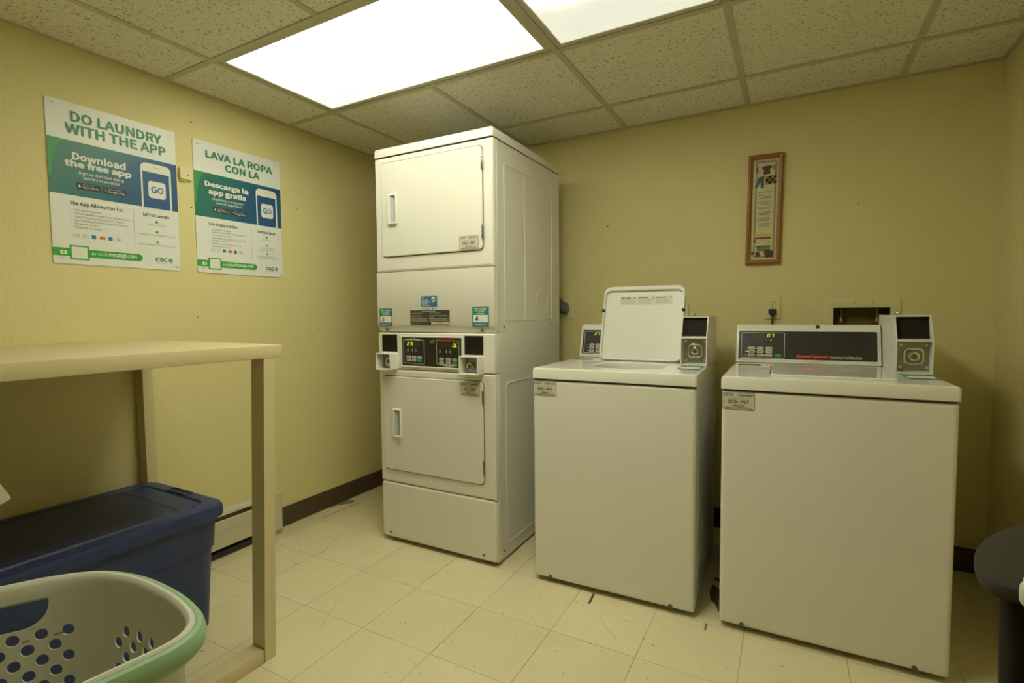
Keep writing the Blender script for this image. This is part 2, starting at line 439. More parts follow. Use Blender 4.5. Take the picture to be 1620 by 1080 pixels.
for j, y in enumerate(gys):
    if y < YF: continue
    if abs(y-(GY0-G)) < .01:
        m.box(XL, y-hw, H-.0015, GX0+2*G, y+hw, H+.0035, TGRID); m.box(GX0+3*G, y-hw, H-.0015, XR, y+hw, H+.0035, TGRID)
    else: m.box(XL, y-hw, H-.0015, XR, y+hw, H+.0035, TGRID)
struct(m.build('trim_1', smooth=False))
m = MB(); e = .018
m.box(XL, YF, H-.002, XL+e, YB, H+.003, TGRID); m.box(XR-e, YF, H-.002, XR, YB, H+.003, TGRID)
m.box(XL+e, YB-e, H-.002, XR-e, YB, H+.003, TGRID); m.box(XL+e, YF, H-.002, XR-e, YF+e, H+.003, TGRID)
struct(m.build('trim_2', smooth=False))

def troffer(label, cx, cy, lx, ly, lens):
    t = thing('ceiling_light', label, 'light', (cx, cy, H))
    a, b = lx/2-hw-.001, ly/2-hw-.001
    m = MB(); M = FR((0, 0, 0), (1, 0, 0), (0, -1, 0))       # n points down
    m.frame(M, (-a, -b, a, b), (-a+.022, -b+.022, a-.022, b-.022), -.008, 0, TGRID, 0, 0, .002)
    m.build('frame', t)
    m = MB(); q = .022
    m.box(-a+q, -b+q, .004, a-q, b-q, .010, lens); m.build('diffuser', t, False)
    m = MB(); m.box(-a, -b, .011, a, b, .085, WHITEP); m.build('housing', t, False)
    return t
LM = lens_mat('lit_diffuser', 1, ((-.03, .07), (-.225, .055)), MAIN_TUBE, MAIN_BASE, LIGHT_COL)
LS = lens_mat('dim_end_diffuser', 0, ((-.14, .09),), SIDE_TUBE, SIDE_BASE, LIGHT_COL, (.46, .12, .0))  # glow shaped to grow out of view and light the room
troffer('bright rectangular fluorescent ceiling light lit fully white above the stacked dryer', GX0+G, GY0-G/2, 2*G, G, LM)
troffer('ceiling light, dim only at its near end, cut off by the top edge of the photo', GX0+2.5*G, GY0-G, G, 2*G, LS)

# ------------------------------------------------------------------ shared appliance details
def asset_tag(parent, M, code, wd=.100, h=.060):
    m = MB(); m.slab(M, 0, 0, wd, h, 0, .0008, PRINTK, .003)
    m.slab(M, .0012, .0012, wd-.0012, h-.0012, .0005, .0011, TAG, .003)
    n = .0014
    m.text(M, 'CSC', .004, h-.0125, .027, h-.004, PRINTK, n, .02)
    m.poly([(.029, h-.012), (.033, h-.010), (.032, h-.004), (.029, h-.005)], plain('logo_teal', (.02, .20, .22, 1), .5), M, n)
    x = wd*.50; rnd = random.Random(5)
    while x < wd-.006:
        q = rnd.uniform(.0007, .002); m.poly([(x, h-.0115), (x+q, h-.0115), (x+q, h-.005), (x, h-.005)], PRINTK, M, n); x += q+rnd.uniform(.0005, .0013)
    m.lines(M, wd*.18, h*.62, wd*.82, h*.70, 1, GREYTXT, n, .55, .1, 'C')
    m.text(M, code, wd*.16, h*.385, wd*.84, h*.585, PRINTK, n, .015)
    m.lines(M, wd*.2, h*.30, wd*.8, h*.36, 1, GREYTXT, n, .55, .1, 'C')
    m.lines(M, wd*.32, h*.20, wd*.68, h*.28, 1, PRINTK, n, .6, .05, 'C')
    m.lines(M, wd*.06, h*.05, wd*.94, h*.17, 2, PRINTK, n, .5, .1, 'C')
    return lab(m.build('asset_tag', parent, False), 'rectangular tag printed %s' % code)
def tap_sticker(parent, M, wd, h, num):
    m = MB(); m.slab(M, 0, 0, wd, h, 0, .0007, plain('teal_sticker', (.02, .20, .22, 1), .4), .003)
    n = .001
    m.poly([(0, h*.6), (wd*.35, h), (0.002, h)], STKGREEN, M, n); m.poly([(0, .002), (wd, .002), (wd, h*.18), (0, h*.18)], STKBLUE, M, n)
    m.text(M, 'TAP PHONE', wd*.14, h*.83, wd*.86, h*.93, PRINTW, n+.0004, .02)
    m.text(M, 'TO START', wd*.2, h*.71, wd*.8, h*.81, PRINTW, n+.0004, .02)
    m.lines(M, wd*.25, h*.63, wd*.75, h*.69, 1, PRINTW, n+.0004, .5, .1, 'C')
    m.slab(M, wd*.06, h*.22, wd*.94, h*.58, .0007, .0013, PRINTW, .004)
    if num: m.text(M, num, wd*.2, h*.28, wd*.2+h*.17, h*.52, plain('navy_print', (.015, .03, .10, 1), .5), .0017, .02)
    m.lines(M, wd*.15, h*.06, wd*.62, h*.13, 1, PRINTW, n+.0004, .6, .05, 'C')
    m.poly([(wd*.68, h*.04), (wd*.82, h*.04), (wd*.80, h*.16), (wd*.70, h*.16)], plain('pale_blue_print', (.30, .45, .6, 1), .5), M, n+.0004)
    return m.build('sticker', parent, False)
def lock(parent, M, u, v, r, mat=CHROME, name='lock'):
    m = MB(); m.cyl(M, (u, v), r*1.25, 0, .006, STEEL, 24, .002); m.cyl(M, (u, v), r, .004, .017, mat, 24, .002)
    m.cyl(M, (u, v), r*.62, .0165, .0185, plain('brass_core', (.32, .26, .14, 1), .35, .9), 20, .001)
    m.poly([(u-r*.12, v-r*.4), (u+r*.12, v-r*.4), (u+r*.12, v+r*.4), (u-r*.12, v+r*.4)], DARKGAP, M, .019)
    return m.build(name, parent)
def key_button(parent, M, u, v, wd, h, green=False):
    m = MB(); m.slab(M, u, v, u+wd, v+h, 0, .0022, GREENKEY if green else KEYB, .0015, .0008)
    if not green: m.lines(M, u+wd*.18, v+h*.28, u+wd*.86, v+h*.72, 1, KEYTXT, .0026, .8, .1, 'C')
    else: m.lines(M, u+wd*.25, v+h*.3, u+wd*.8, v+h*.7, 1, plain('pale_green_print', (.1, .55, .3, 1), .5), .0026, .5, .1, 'C')
    return m.build('button', parent, False)
def icons(m, M, pts, s):
    for u, v in pts:
        m.poly([(u-s*.6, v-s*.5), (u+s*.6, v-s*.5), (u+s*.2, v+s*.3), (u-s*.1, v+s*.5)], GREYTXT, M, .0012)
        m.lines(M, u-s*.8, v-s*.95, u+s*.8, v-s*.65, 1, GREYTXT, .0012, .7, .1, 'C')
        m.cyl(M, (u, v+s*.95), s*.14, 0, .0012, GREYTXT, 6)

# ------------------------------------------------------------------ stacked dryer
def stacked_dryer():
    t = thing('stacked_dryer', 'tall white coin operated stacked dryer with two doors in the corner', 'dryer', (-.755, .287, 0), .006)
    W, D = .668, .722
    F = front(0, 0, 0); RS = rside(W-.003, 0, 0)
    gap_shade_of = []
    # lower cabinet
    m = MB()
    m.box(.003, .022, .016, W-.003, D, .868, ENAMEL2)
    m.slab(F, 0, .022, W, .302, -.03, 0, ENAMEL, .016, .010)
    m.slab(F, 0, .305, W, .868, -.03, 0, ENAMEL, .004, .010)
    m.frame(RS, (.10, .07, .60, .82), (.106, .076, .594, .814), -.001, .0022, ENAMEL2, .03, .025, .001)
    m.frame(RS, (.66, .03, .70, .85), (.664, .034, .696, .846), -.001, .0022, ENAMEL2, .005, .004, .001)
    m.box(W-.012, .030, .02, W+.0005, .046, .866, ENAMEL2, .003)
    for u in (.055, .60): m.cyl(F, (u, .048), .006, 0, .002, SCREW, 10)
    m.cyl(RS, (.075, .05), .006, 0, .002, SCREW, 10)
    m.build('lower_cabinet', t)
    for x in (.05, W-.05):
        for y in (.06, D-.06):
            mm = MB(); mm.cyl(topf(x, y, 0), (0, 0), .02, 0, .017, DARKGAP, 14); mm.build('foot', t)
    # upper cabinet
    m = MB()
    m.box(.003, .022, 1.05, W-.003, D, 1.886, ENAMEL2)
    m.slab(F, 0, 1.340, W, 1.886, -.03, 0, ENAMEL, .004, .010)
    m.loft([[(x, 0.0, 1.337), (x, -.0, 1.085), (x, .006, 1.072), (x, .018, 1.050), (x, .03, 1.050), (x, .03, 1.337)] for x in (.0, .006, W-.006, W)], ENAMEL)
    m.frame(RS, (.10, 1.10, .62, 1.80), (.105, 1.105, .615, 1.795), -.001, .0022, ENAMEL2, .012, .010, .001)
    m.box(W-.0035, .30, 1.105, W-.0010, .305, 1.795, ENAMEL2)
    M = rside(W-.003, .50, 1.19)
    ring = [(.07*math.cos(a), .07*math.sin(a)) for a in [2*PI*i/40 for i in range(40)]]
    m.loft([[(x*k, y*k, n) for x, y in ring] for k, n in ((1, 0), (1, .002), (.95, .002), (.95, 0))], ENAMEL2, M, False, False)
    m.box(W-.012, .030, 1.054, W+.0005, .046, 1.886, ENAMEL2, .003)
    MS = FR((0, .010, 1.062), (1, 0, 0), (0, -.55, 1))
    for u in (.051, .601): m.cyl(MS, (u, 0), .007, 0, .006, SCREW, 10)
    for y in (.09, .60): m.cyl(RS, (y, 1.072), .006, 0, .002, SCREW, 10)
    m.build('upper_cabinet', t)
    m = MB(); m.slab(topf(0, 0, 0), -.002, -.003, W+.002, D+.002, 1.890, 1.932, ENAMEL, .014, .012); m.box(.004, .004, 1.884, W-.004, D-.004, 1.892, DARKGAP); m.build('top_cover', t)
    # doors
    def door(z0, z1, x0, x1, hz0, hz1, tagpos, code):
        d = MB(); d.slab(F, x0-.003, z0-.003, x1+.003, z1+.003, -.002, .0008, DARKGAP, .022)  # dark sheet behind the door paints the shaded gap round it
        d.slab(F, x0, z0, x1, z1, 0, .007, ENAMEL, .020, .004)
        d = d.build('door', t)
        h = MB(); hx0, hx1 = .090, .146; n = .007
        h.frame(F, (hx0, hz0, hx1, hz1), (hx0+.020, hz0+.010, hx1-.006, hz1-.010), n-.001, n+.012, WHITEP, .006, .004, .003)
        h.slab(F, hx0+.018, hz0+.008, hx1-.004, hz1-.008, n-.001, n+.001, GREYP, .003)
        h.loft([[(hx0+.019, hz0+.011, n), (hx0+.019, hz1-.011, n), (hx0+.019, hz1-.011, n+.011), (hx0+.019, hz0+.011, n+.011)],
                [(hx0+.034, hz0+.016, n), (hx0+.034, hz1-.016, n), (hx0+.034, hz1-.016, n+.0015), (hx0+.034, hz0+.016, n+.0015)]], plain('grey_scoop', (.50, .52, .54, 1), .35), F)
        lab(h.build('handle', d), 'recessed white pull handle')
        for a, b in ((z1-.105, z1-.040), (z0+.045, z0+.110)):
            hg = MB(); hg.box(x1-.003, -.010, a, x1+.005, -.002, b, STEEL, .001)
            for q in (.2, .5, .8): hg.cyl(F, (x1+.001, a+(b-a)*q), .003, .010, .012, SCREW, 8)
            hg.build('hinge', d)
        asset_tag(d, front(tagpos[0], -.0072, tagpos[1]), code)
        return d
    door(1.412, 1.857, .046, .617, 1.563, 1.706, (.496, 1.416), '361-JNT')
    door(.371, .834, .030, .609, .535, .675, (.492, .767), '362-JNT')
    # stickers
    m = MB(); M = front(.27, 0, 1.168); m.slab(M, 0, 0, .094, .050, 0, .0007, STKBLUE, .001); n = .001
    m.text(M, 'CSC', .004, .039, .018, .045, PRINTW, n, .02)
    for k, s in enumerate(('FOR BEST', 'EXPERIENCE', 'USE THE', 'CSC GO APP')):
        m.text(M, s, .005, .0275-k*.008, .005+.0048*len(s), .0335-k*.008, PRINTW, n, .02)
    m.cyl(M, (.073, .034), .012, 0, .0012, PRINTW, 20); m.slab(M, .061, .030, .086, .037, .0012, .0016, STKGREEN, .002)
    for k, c in enumerate((GREYTXT, GREYTXT, MIDBLUE, ORANGE, MIDBLUE, GREYTXT)): m.slab(M, .006+k*.0145, -.0125, .014+k*.0145, -.006, 0, .0006, c, .001)
    lab(m.build('sticker', t, False), 'small blue sticker with white lettering')
    m = MB(); M = front(.206, 0, 1.083); m.slab(M, 0, 0, .227, .069, 0, .0007, BADGE, .001); n = .001
    m.text(M, 'SPECIAL INSTRUCTIONS', .07, .061, .15, .0655, PRINTW, n, .01)
    PT = plain('faded_print', (.38, .36, .28, 1), .6)
    for a, b, c, d, k in ((.005, .054, .082, .058, 1), (.005, .038, .072, .046, 2), (.005, .015, .104, .034, 4), (.005, .004, .05, .008, 1), (.113, .054, .178, .058, 1), (.113, .042, .22, .047, 1), (.113, .036, .14, .040, 1), (.113, .018, .224, .034, 3)):
        m.lines(M, a, b, c, d, k, PT, n, .6, .12)
    m.slab(M, .123, .001, .226, .014, .0007, .001, TAG); m.text(M, 'IMPORTANT', .155, .008, .19, .012, PRINTK, .0014); m.lines(M, .128, .002, .222, .006, 1, PRINTK, .0014, .6, .02)
    lab(m.build('sticker', t, False), 'dark instruction sticker with fine print')
    lab(tap_sticker(t, front(.012, 0, 1.077), .081, .086, '3'), 'green and blue sticker with the number 3')
    lab(tap_sticker(t, front(.555, 0, 1.077), .086, .089, '4'), 'green and blue sticker with the number 4')
    # control console
    m = MB(); m.slab(F, 0, .870, W, 1.046, -.06, 0, ENAMEL, .003, .006)
    m.box(.004, .03, .868, W-.004, D, 1.052, ENAMEL2)
    m.frame(F, (.143, .880, .506, 1.032), (.153, .889, .496, 1.025), -.001, .004, ENAMEL2, .004, .003, .0015)
    c = m.build('control_console', t)
    m = MB(); m.slab(F, .152, .888, .497, 1.026, 0, .002, PANEL, .002)
    P = front(0, -.002, 0); ln = .0022
    def outline(pts):
        q = pts+[pts[0]]
        for a, b in zip(q, q[1:]):
            d = (Vector(b)-Vector(a)).normalized(); p = Vector((-d.y, d.x))*ln/2; a_ = Vector(a)-d*ln/2; b_ = Vector(b)+d*ln/2
            m.poly([tuple(a_-p), tuple(b_-p), tuple(b_+p), tuple(a_+p)], SILVER, P, .0005)
    outline([(.163, .902), (.286, .899), (.286, 1.010), (.2245, 1.020), (.163, 1.012)])
    m.poly([(.166, 1.0115), (.283, 1.0095), (.2245, 1.0195)], SILVER, P, .0004); m.slab(P, .216, 1.0125, .233, 1.0155, .0004, .0008, PRINTK, .001)
    outline([(.358, .905), (.420, .892), (.482, .903), (.482, 1.012), (.358, 1.014)])
    m.poly([(.361, .9055), (.420, .8925), (.479, .9035)], SILVER, P, .0004); m.slab(P, .412, .897, .428, .900, .0004, .0008, PRINTK, .001)
    m.slab(P, .378, 1.006, .466, 1.018, .0002, .0008, PANEL); m.text(P, 'Speed Queen', .377, 1.007, .467, 1.018, RED, .0011, .035)
    m.slab(P, .225, .986, .262, 1.002, 0, .0005, LEDOFF); m.slab(P, .384, .982, .444, .999, 0, .0005, LEDOFF)
    icons(m, P, ((.189, .966), (.216, .966), (.236, .966), (.377, .964), (.414, .964), (.435, .964)), .0085)
    lab(m.build('control_panel', c, False), 'charcoal panel with two keypads')
    for us, v0 in (((.181, .213, .246), .926), ((.373, .411, .446), .922)):
        for r in range(2):
            for k, u in enumerate(us): key_button(c, P, u, v0-.015*r-(.001*k), .024, .0115, r == 1 and k == 2)
    m = MB()
    for k, (ch, u) in enumerate((('2', .184), ('7', .198), ('5', .211))): m.seg7(P, u, .986, .010, .016, ch, LED)
    m.poly([(.1945, .986), (.1963, .986), (.1963, .988), (.1945, .988)], LED, P, .0012)
    lab(m.build('display', c, False), 'lit display reading 2.75')
    m = MB(); m.seg7(P, .448, .983, .0105, .0165, '0', LED); m.seg7(P, .4625, .983, .0105, .0165, 'C', LED)
    lab(m.build('display', c, False), 'lit display reading 0C')
    lock(c, P, .340, 1.006, .0075)
    for x0, x1, z0, z1 in ((.027, .121, .954, 1.037), (.513, .610, .952, 1.036)):
        m = MB(); m.slab(F, x0, z0, x1, z1, 0, .002, READER, .002); lab(m.build('reader_window', c, False), 'dark square card reader window')
    for x0, x1 in ((.027, .121), (.513, .612)):
        m = MB(); z0, z1 = .866, .949
        m.frame(F, (x0, z0, x1, z1), (x0+.006, z0+.006, x1-.006, z1-.006), -.002, .052, WHITEP, .004, .003, .002)
        m.slab(F, x0+.004, z0+.004, x1-.004, z1-.004, -.002, .003, STEEL)
        h = m.build('coin_slot_hood', c)
        if x0 < .1: lock(h, front(0, -.003, 0), (x0+x1)/2+.006, .906, .019)
        else:
            mm = MB(); mm.cyl(front(0, -.003, 0), (x0+.058, .906), .033, 0, .012, STEEL, 28, .004); mm.build('coin_mechanism', h)
            lock(h, front(0, -.012, 0), x0+.042, .903, .016)
stacked_dryer()

# ------------------------------------------------------------------ top loading washers
def washer(label, loc, rz, code, lid_open, digits, leds):
    t = thing('washing_machine', label, 'washing machine', loc, rz, 'top loading washing machines')
    W, D = .648, .705
    F = front(0, 0, 0)
    m = MB()
    m.box(.003, .02, .016, W-.003, D, .862, ENAMEL2)
    m.slab(F, 0, .020, W, .858, -.03, 0, ENAMEL, .010, .012)
    for M in (rside(W-.003, 0, 0),): m.frame(M, (.09, .10, .62, .80), (.096, .106, .614, .794), -.001, .0025, ENAMEL2, .02, .016, .001)
    for u in (.075, W-.085): m.cyl(F, (u, .030), .008, -.004, .003, SCREW, 10)
    m.build('cabinet', t)
    for x in (.06, W-.06):
        for y in (.07, D-.07):
            mm = MB(); mm.cyl(topf(x, y, 0), (0, 0), .022, 0, .017, DARKGAP, 14); mm.build('foot', t)
    # top panel with the tub opening
    TP = topf(0, 0, 0)
    m = MB()
    LX0, LX1, LY0, LY1 = .150, (.530 if lid_open else .518), .070, .425
    hole = (LX0+.05, LY0+.035, LX1-.045, LY1-.05)
    o = (-.003, -.004, W+.003, D)
    def R(q, r, n, ins=0): return [(a, b, n) for a, b in rr(q[0]+ins, q[1]+ins, q[2]-ins, q[3]-ins, max(r-ins, .0002))]
    z = .908
    m.loft([R(o, .010, .864), R(o, .010, z-.010), R(o, .010, z-.003, .003), R(o, .010, z, .011), R(o, .010, z, .014), R(hole, .09, z, -.014), R(hole, .09, z, -.012), R(hole, .09, z-.004, -.004), R(hole, .09, z-.012), R(hole, .09, z-.05)], TOPGLOSS, TP, False, False)
    m.box(.004, .004, .858, W-.004, D-.004, .866, DARKGAP)
    m.slab(TP, .022, .42, .108, .475, z, z+.0008, PANEL, .002)
    m.text(topf(0, 0, z), 'Speed Queen', .03, .438, .10, .456, SILVER, .0012)
    m.build('top_panel', t)
    m = MB(); m.loft([R(hole, .09, z-.05, -.006), R(hole, .09, z-.06, .006), R(hole, .09, z-.09, .02)], WHITEP, TP, False, False)
    m.loft([R(hole, .09, z-.09, .02), R(hole, .09, z-.20, .02)], STEEL, TP, False, True); m.build('tub', t)
    lab(tap_sticker(t, topf(.553, .155, z+.0001), .086, .155, None), 'green and blue sticker on the top')
    # lid
    if lid_open:
        tilt = math.radians(17)
        L = FR((LX0, LY1-.005, z+.004), (1, 0, 0), (0, math.sin(tilt), math.cos(tilt)))
        w_, h_ = LX1-LX0, .362
        m = MB(); m.slab(L, 0, 0, w_, h_, -.022, -.012, ENAMEL2, .034, .006)
        m.frame(L, (0, 0, w_, h_), (.009, .008, w_-.009, h_-.020), -.016, .004, ENAMEL2, .034, .028, .003)
        l = m.build('lid', t)
        m = MB(); m.slab(L, .078, h_-.088, .322, h_-.048, -.012, -.0112, plain('lid_label', (.72, .68, .56, 1), .5), .001)
        for k in range(3):
            u = .082+.082*k; m.lines(L, u, h_-.058, u+.05, h_-.051, 1, PRINTK, -.0108, .6, .1); m.lines(L, u, h_-.085, u+.068, h_-.060, 4, GREYTXT, -.0108, .4, .2)
        for u in (.146, .235, .314): m.cyl(L, (u, h_-.054), .0035, -.0112, -.0106, PRINTK, 8)
        lab(m.build('label_strip', l, False), 'white caution label with fine print')
        for u in (.004, w_-.004):
            m = MB(); m.cyl(L, (u, h_-.122), .008, .000, .010, DARKGAP, 14, .002); m.build('bumper', l)
    else:
        m = MB(); m.slab(TP, LX0-.004, LY0+.04, LX1+.004, LY1+.03, z+.0002, z+.001, DARKGAP, .02)
        m.slab(TP, LX0, LY0, LX1, LY1+.028, z+.0005, z+.007, TOPGLOSS, .018, .004)
        m.build('lid', t)
    # console
    m = MB(); y0, y1 = .560, .600; zt = 1.050
    prof = [(y0, z+.001), (y0-.003, z+.004), (y0+.001, z+.014), (y1, zt), (y1+.010, zt+.018), (y1+.018, zt+.023), (D-.03, zt+.020), (D-.02, zt), (D-.02, z+.001)]
    ins = [(.0, .003), (.003, 0), (.5, 0), (.530, 0), (.533, .003)]
    CX = .003
    def ring(x, i):
        cy, cz = .63, .97
        return [(x, cy+(a-cy)*(1-i*6), cz+(b-cz)*(1-i*6)) for a, b in prof]
    m.loft([ring(CX, .004), ring(CX+.003, .0012), ring(CX+.010, 0), ring(CX+.523, 0), ring(CX+.530, .0012), ring(CX+.533, .004)], ENAMEL)
    M = FR((CX, y0+.001, z+.014), (1, 0, 0), (0, y1-y0-.001, zt-z-.014)); hh = math.hypot(y1-y0-.001, zt-z-.014)
    m.frame(M, (.006, -.004, .527, hh+.002), (.011, .004, .521, hh-.006), -.002, .003, ENAMEL, .006, .004, .0015)
    m.cyl(FR((CX+.314, y1+.008, zt+.014), (1, 0, 0), (0, .010, .018)), (0, 0), .008, -.004, .002, DARKGAP, 14)
    c = m.build('console', t)
    m = MB(); m.slab(M, .010, .002, .522, hh-.004, 0, .0012, PANEL)
    m.frame(M, (.020, .007, .192, hh-.011), (.0225, .0095, .1895, hh-.0135), .0012, .0016, SILVER, .004, .003)
    m.slab(M, .070, hh-.034, .150, hh-.018, .0012, .0015, LEDOFF)
    s = .0075
    icons(m, M, ((.045, hh-.044), (.102, hh-.044), (.120, hh-.044), (.138, hh-.044)), s*.8)
    for r in range(3):
        for k in range(3): m.lines(M, .036+.034*k, .0185+.0155*r, .048+.034*k, .0215+.0155*r, 1, GREYTXT, .0016, .8, .3)
    m.text(M, 'Speed Queen', .236, .011, .352, .026, RED, .0016, .035)
    m.text(M, 'Commercial Washer', .358, .0115, .470, .0245, PRINTW, .0016, 0)
    lab(m.build('control_panel', c, False), 'charcoal panel with orange red lettering')
    for r in range(3):
        for k in range(3): key_button(c, M @ Matrix.Translation((0, 0, .001)), .050+.0345*k, .014+.0155*r, .0245, .0120)
    key_button(c, M @ Matrix.Translation((0, 0, .001)), .153, .014, .025, .012, True)
    m = MB()
    for ch, u in digits: m.seg7(M, u, hh-.0325, .0095, .0145, ch, LED, .0018)
    lab(m.build('display', c, False), 'lit display digits')
    for u, v in leds: m = MB(); m.cyl(M, (u, v), .0023, .001, .002, LED, 8); m.build('indicator_lamp', c, False)
    # coin box
    X0, X1 = .541, .647; zb, zm, zz = z+.0005, 1.027, 1.114
    yf, ym, yb = .312, .362, .690
    side = [(yf, zb), (yf, zm), (ym, zz), (yb, zz), (yb, zb)]
    m = MB()
    for a, b in ((X0, X0+.004), (X1-.004, X1)): m.loft([[(x, p, q) for p, q in side] for x in (a, b)], ENAMEL2)
    inner = [(.350, zb), (.350, zm), (ym+.016, zz-.005), (ym+.016, zz-.001), (yb-.002, zz-.001), (yb-.002, zb)]
    m.loft([[(x, p, q) for p, q in inner] for x in (X0+.0035, X1-.0035)], ENAMEL2)
    m.box(X0+.002, yf+.001, zm-.006, X1-.002, .352, zm+.002, ENAMEL, .0015)
    m.box(X0+.002, yf+.001, zb, X1-.002, .352, zb+.006, ENAMEL)
    m.box(X0+.002, ym, zz-.005, X1-.002, ym+.03, zz, ENAMEL)
    m.cyl(topf(X0+.030, ym+.12, zz), (0, 0), .008, 0, .012, CHROME, 12, .003)
    b = m.build('coin_box', t)
    WM = FR((X0+.004, .350, zm+.001), (1, 0, 0), (0, ym+.016-.350, zz-.006-zm))
    m = MB(); m.slab(WM, 0, .003, X1-X0-.008, math.hypot(ym+.016-.350, zz-.006-zm)-.001, 0, .0015, READER); lab(m.build('reader_window', b, False), 'dark square card reader window')
    CP = front(X0+.004, .350, zb+.006); w_ = X1-X0-.008; h_ = zm-zb-.013
    m = MB(); m.slab(CP, .006, .004, w_-.002, h_-.002, 0, .003, STEEL, .004, .001)
    m.frame(CP, (.022, .024, .082, .084), (.029, .031, .075, .077), .003, .010, CHROME, .016, .012, .002)
    for u, v in ((.014, .016), (.090, .016), (.014, .096), (.090, .096)): m.cyl(CP, (u, v), .006, .003, .007, CHROME, 10, .001)
    lab(m.build('coin_plate', b), 'metal coin slot plate with square bezel')
    lock(b, CP @ Matrix.Translation((0, 0, .003)), .052, .054, .017)
    asset_tag(t, front(.003, -.0004, .793), code, .102, .059)
    return t
washer('white top loading washing machine with its lid raised beside the stacked dryer', (.098, .290, 0), .024, '360-JNT', True,
       (('2', .072), ('7', .087), ('5', .102)), ())
washer('white top loading washing machine with closed lid nearest the right wall', (.831, .304, 0), .014, '359-JNT', False,
       (('0', .123), ('7', .139)), ((.1385, .088), (.0795, .050), (.0445, .0355), (.113, .020)))

# ------------------------------------------------------------------ posters on the left wall
def banner_mat():
    t = NT('printed_banner'); v = t.coords(); sp = t.node('ShaderNodeSeparateXYZ'); t.l.new(v, sp.inputs[0])
    g = t.math('ADD', t.math('DIVIDE', sp.outputs[1], .444), t.math('MULTIPLY', t.math('SUBTRACT', .46, sp.outputs[2]), 1.3))
    t.set(Base_Color=t.ramp(g, [(.05, (.022, .185, .125)), (.5, (.018, .155, .17)), (.85, (.02, .10, .24)), (1.0, (.022, .085, .27))]), Roughness=.35)
    return t.m
def disc_mat():
    return plain('banner_blue_disc', (.020, .105, .235, 1), .35, var=.02)
BANNER = banner_mat()
def poster(label, y, z, tx):
    t = thing('laundry_poster', label, 'poster', (XL, y, z), 0, 'laundry app posters')
    W, Hh = .444, .600
    P = FR((0, 0, 0), (0, 1, 0), (0, 0, 1))
    U = lambda a: a*W
    V = lambda a: Hh*(1-a)
    m = MB(); m.slab(P, 0, 0, W, Hh, .0005, .004, PAPER, .008, .0006)
    for u, v in ((.05, .03), (.95, .03), (.06, .965), (.965, .97), (.975, .98)):
        m.slab(P, U(u)-.007, V(v)-.001, U(u)+.007, V(v)+.001, .004, .0048, STEEL, .001)
    m.build('board', t)
    n = .0046
    m = MB()
    for s, a, b, c, d in tx['head']: m.text(P, s, U(a), V(d), U(c), V(b), GREENTXT, n, .03)
    m.build('heading', t, False)
    m = MB()
    m.poly([(0, V(.572)), (W, V(.572)), (W, V(.235)), (0, V(.235))], BANNER, P, .0043)
    arc = [(U(.02+.11*(1-math.cos(k*PI/2/8))), V(.47-.235*math.sin(k*PI/2/8))) for k in range(9)]
    m.poly([(0, V(.235)), (0, V(.47))] + arc, GREENC, P, .00445)
    cx, cy, r = U(.80), V(.50), .150
    pts = [(cx+r*math.cos(a), cy+r*math.sin(a)) for a in [2*PI*k/48 for k in range(48)]]
    pts = [(min(max(a, 0), W), min(max(b, V(.572)), V(.236))) for a, b in pts]
    m.poly(pts, disc_mat(), P, .00445)
    m.build('banner', t, False)
    m = MB()
    for s, a, b, c, d, k in tx['sub']: m.text(P, s, U(a), V(d), U(c), V(b), PRINTW, .0049, k)
    m.build('slogan', t, False)
    for a, c, icon in ((.185, .355, 'a'), (.375, .555, 'g')):
        m = MB(); m.slab(P, U(a), V(.527), U(c), V(.485), .0045, .0049, PRINTK, .003)
        if icon == 'a':
            m.cyl(P, (U(a)+.009, V(.508)), .0042, .0049, .0052, PRINTW, 14); m.cyl(P, (U(a)+.0100, V(.497)), .0013, .0049, .0052, PRINTW, 8)
            m.text(P, 'App Store', U(a)+.018, V(.520), U(c)-.005, V(.503), PRINTW, .0053)
        else:
            m.poly([(U(a)+.006, V(.518)), (U(a)+.012, V(.507)), (U(a)+.006, V(.507))], MIDBLUE, P, .0052); m.poly([(U(a)+.006, V(.507)), (U(a)+.012, V(.507)), (U(a)+.006, V(.495))], STKGREEN, P, .0052)
            m.poly([(U(a)+.009, V(.512)), (U(a)+.0145, V(.507)), (U(a)+.009, V(.502))], ORANGE, P, .0053)
            m.text(P, 'Google Play', U(a)+.018, V(.522), U(c)-.005, V(.503), PRINTW, .0053)
        m.lines(P, U(a)+.018, V(.499), U(c)-.015, V(.491), 1, GREYTXT, .0053, .5, .1)
        lab(m.build('store_badge', t, False), 'black app store badge')
    m = MB()
    o = rr(U(.68), V(.70), U(.945), V(.265), .022); o = [(a, max(b, V(.572))) for a, b in o]
    m.poly(o, PRINTW, P, .0049)
    m.poly([(U(.695), V(.572)), (U(.928), V(.572)), (U(.928), V(.325)), (U(.695), V(.325))], NAVY, P, .0052)
    m.slab(P, U(.79), V(.292), U(.85), V(.288), .0049, .0053, GREYTXT, .001)
    m.slab(P, U(.74), V(.502), U(.893), V(.385), .0052, .0056, PRINTW, .012)
    m.text(P, 'G', U(.762), V(.466), U(.814), V(.420), MIDBLUE, .0060, .02); m.text(P, 'O', U(.818), V(.466), U(.872), V(.420), MIDBLUE, .0060, .02)
    m.poly([(U(.765), V(.466)), (U(.812), V(.466)), (U(.812), V(.463)), (U(.765), V(.463))], STKGREEN, P, .0058)
    lab(m.build('phone_picture', t, False), 'printed white phone showing GO')
    m = MB()
    m.text(P, tx['l'], U(.13), V(.637), U(tx.get('lw', .52)), V(.606), PRINTK, n, .012)
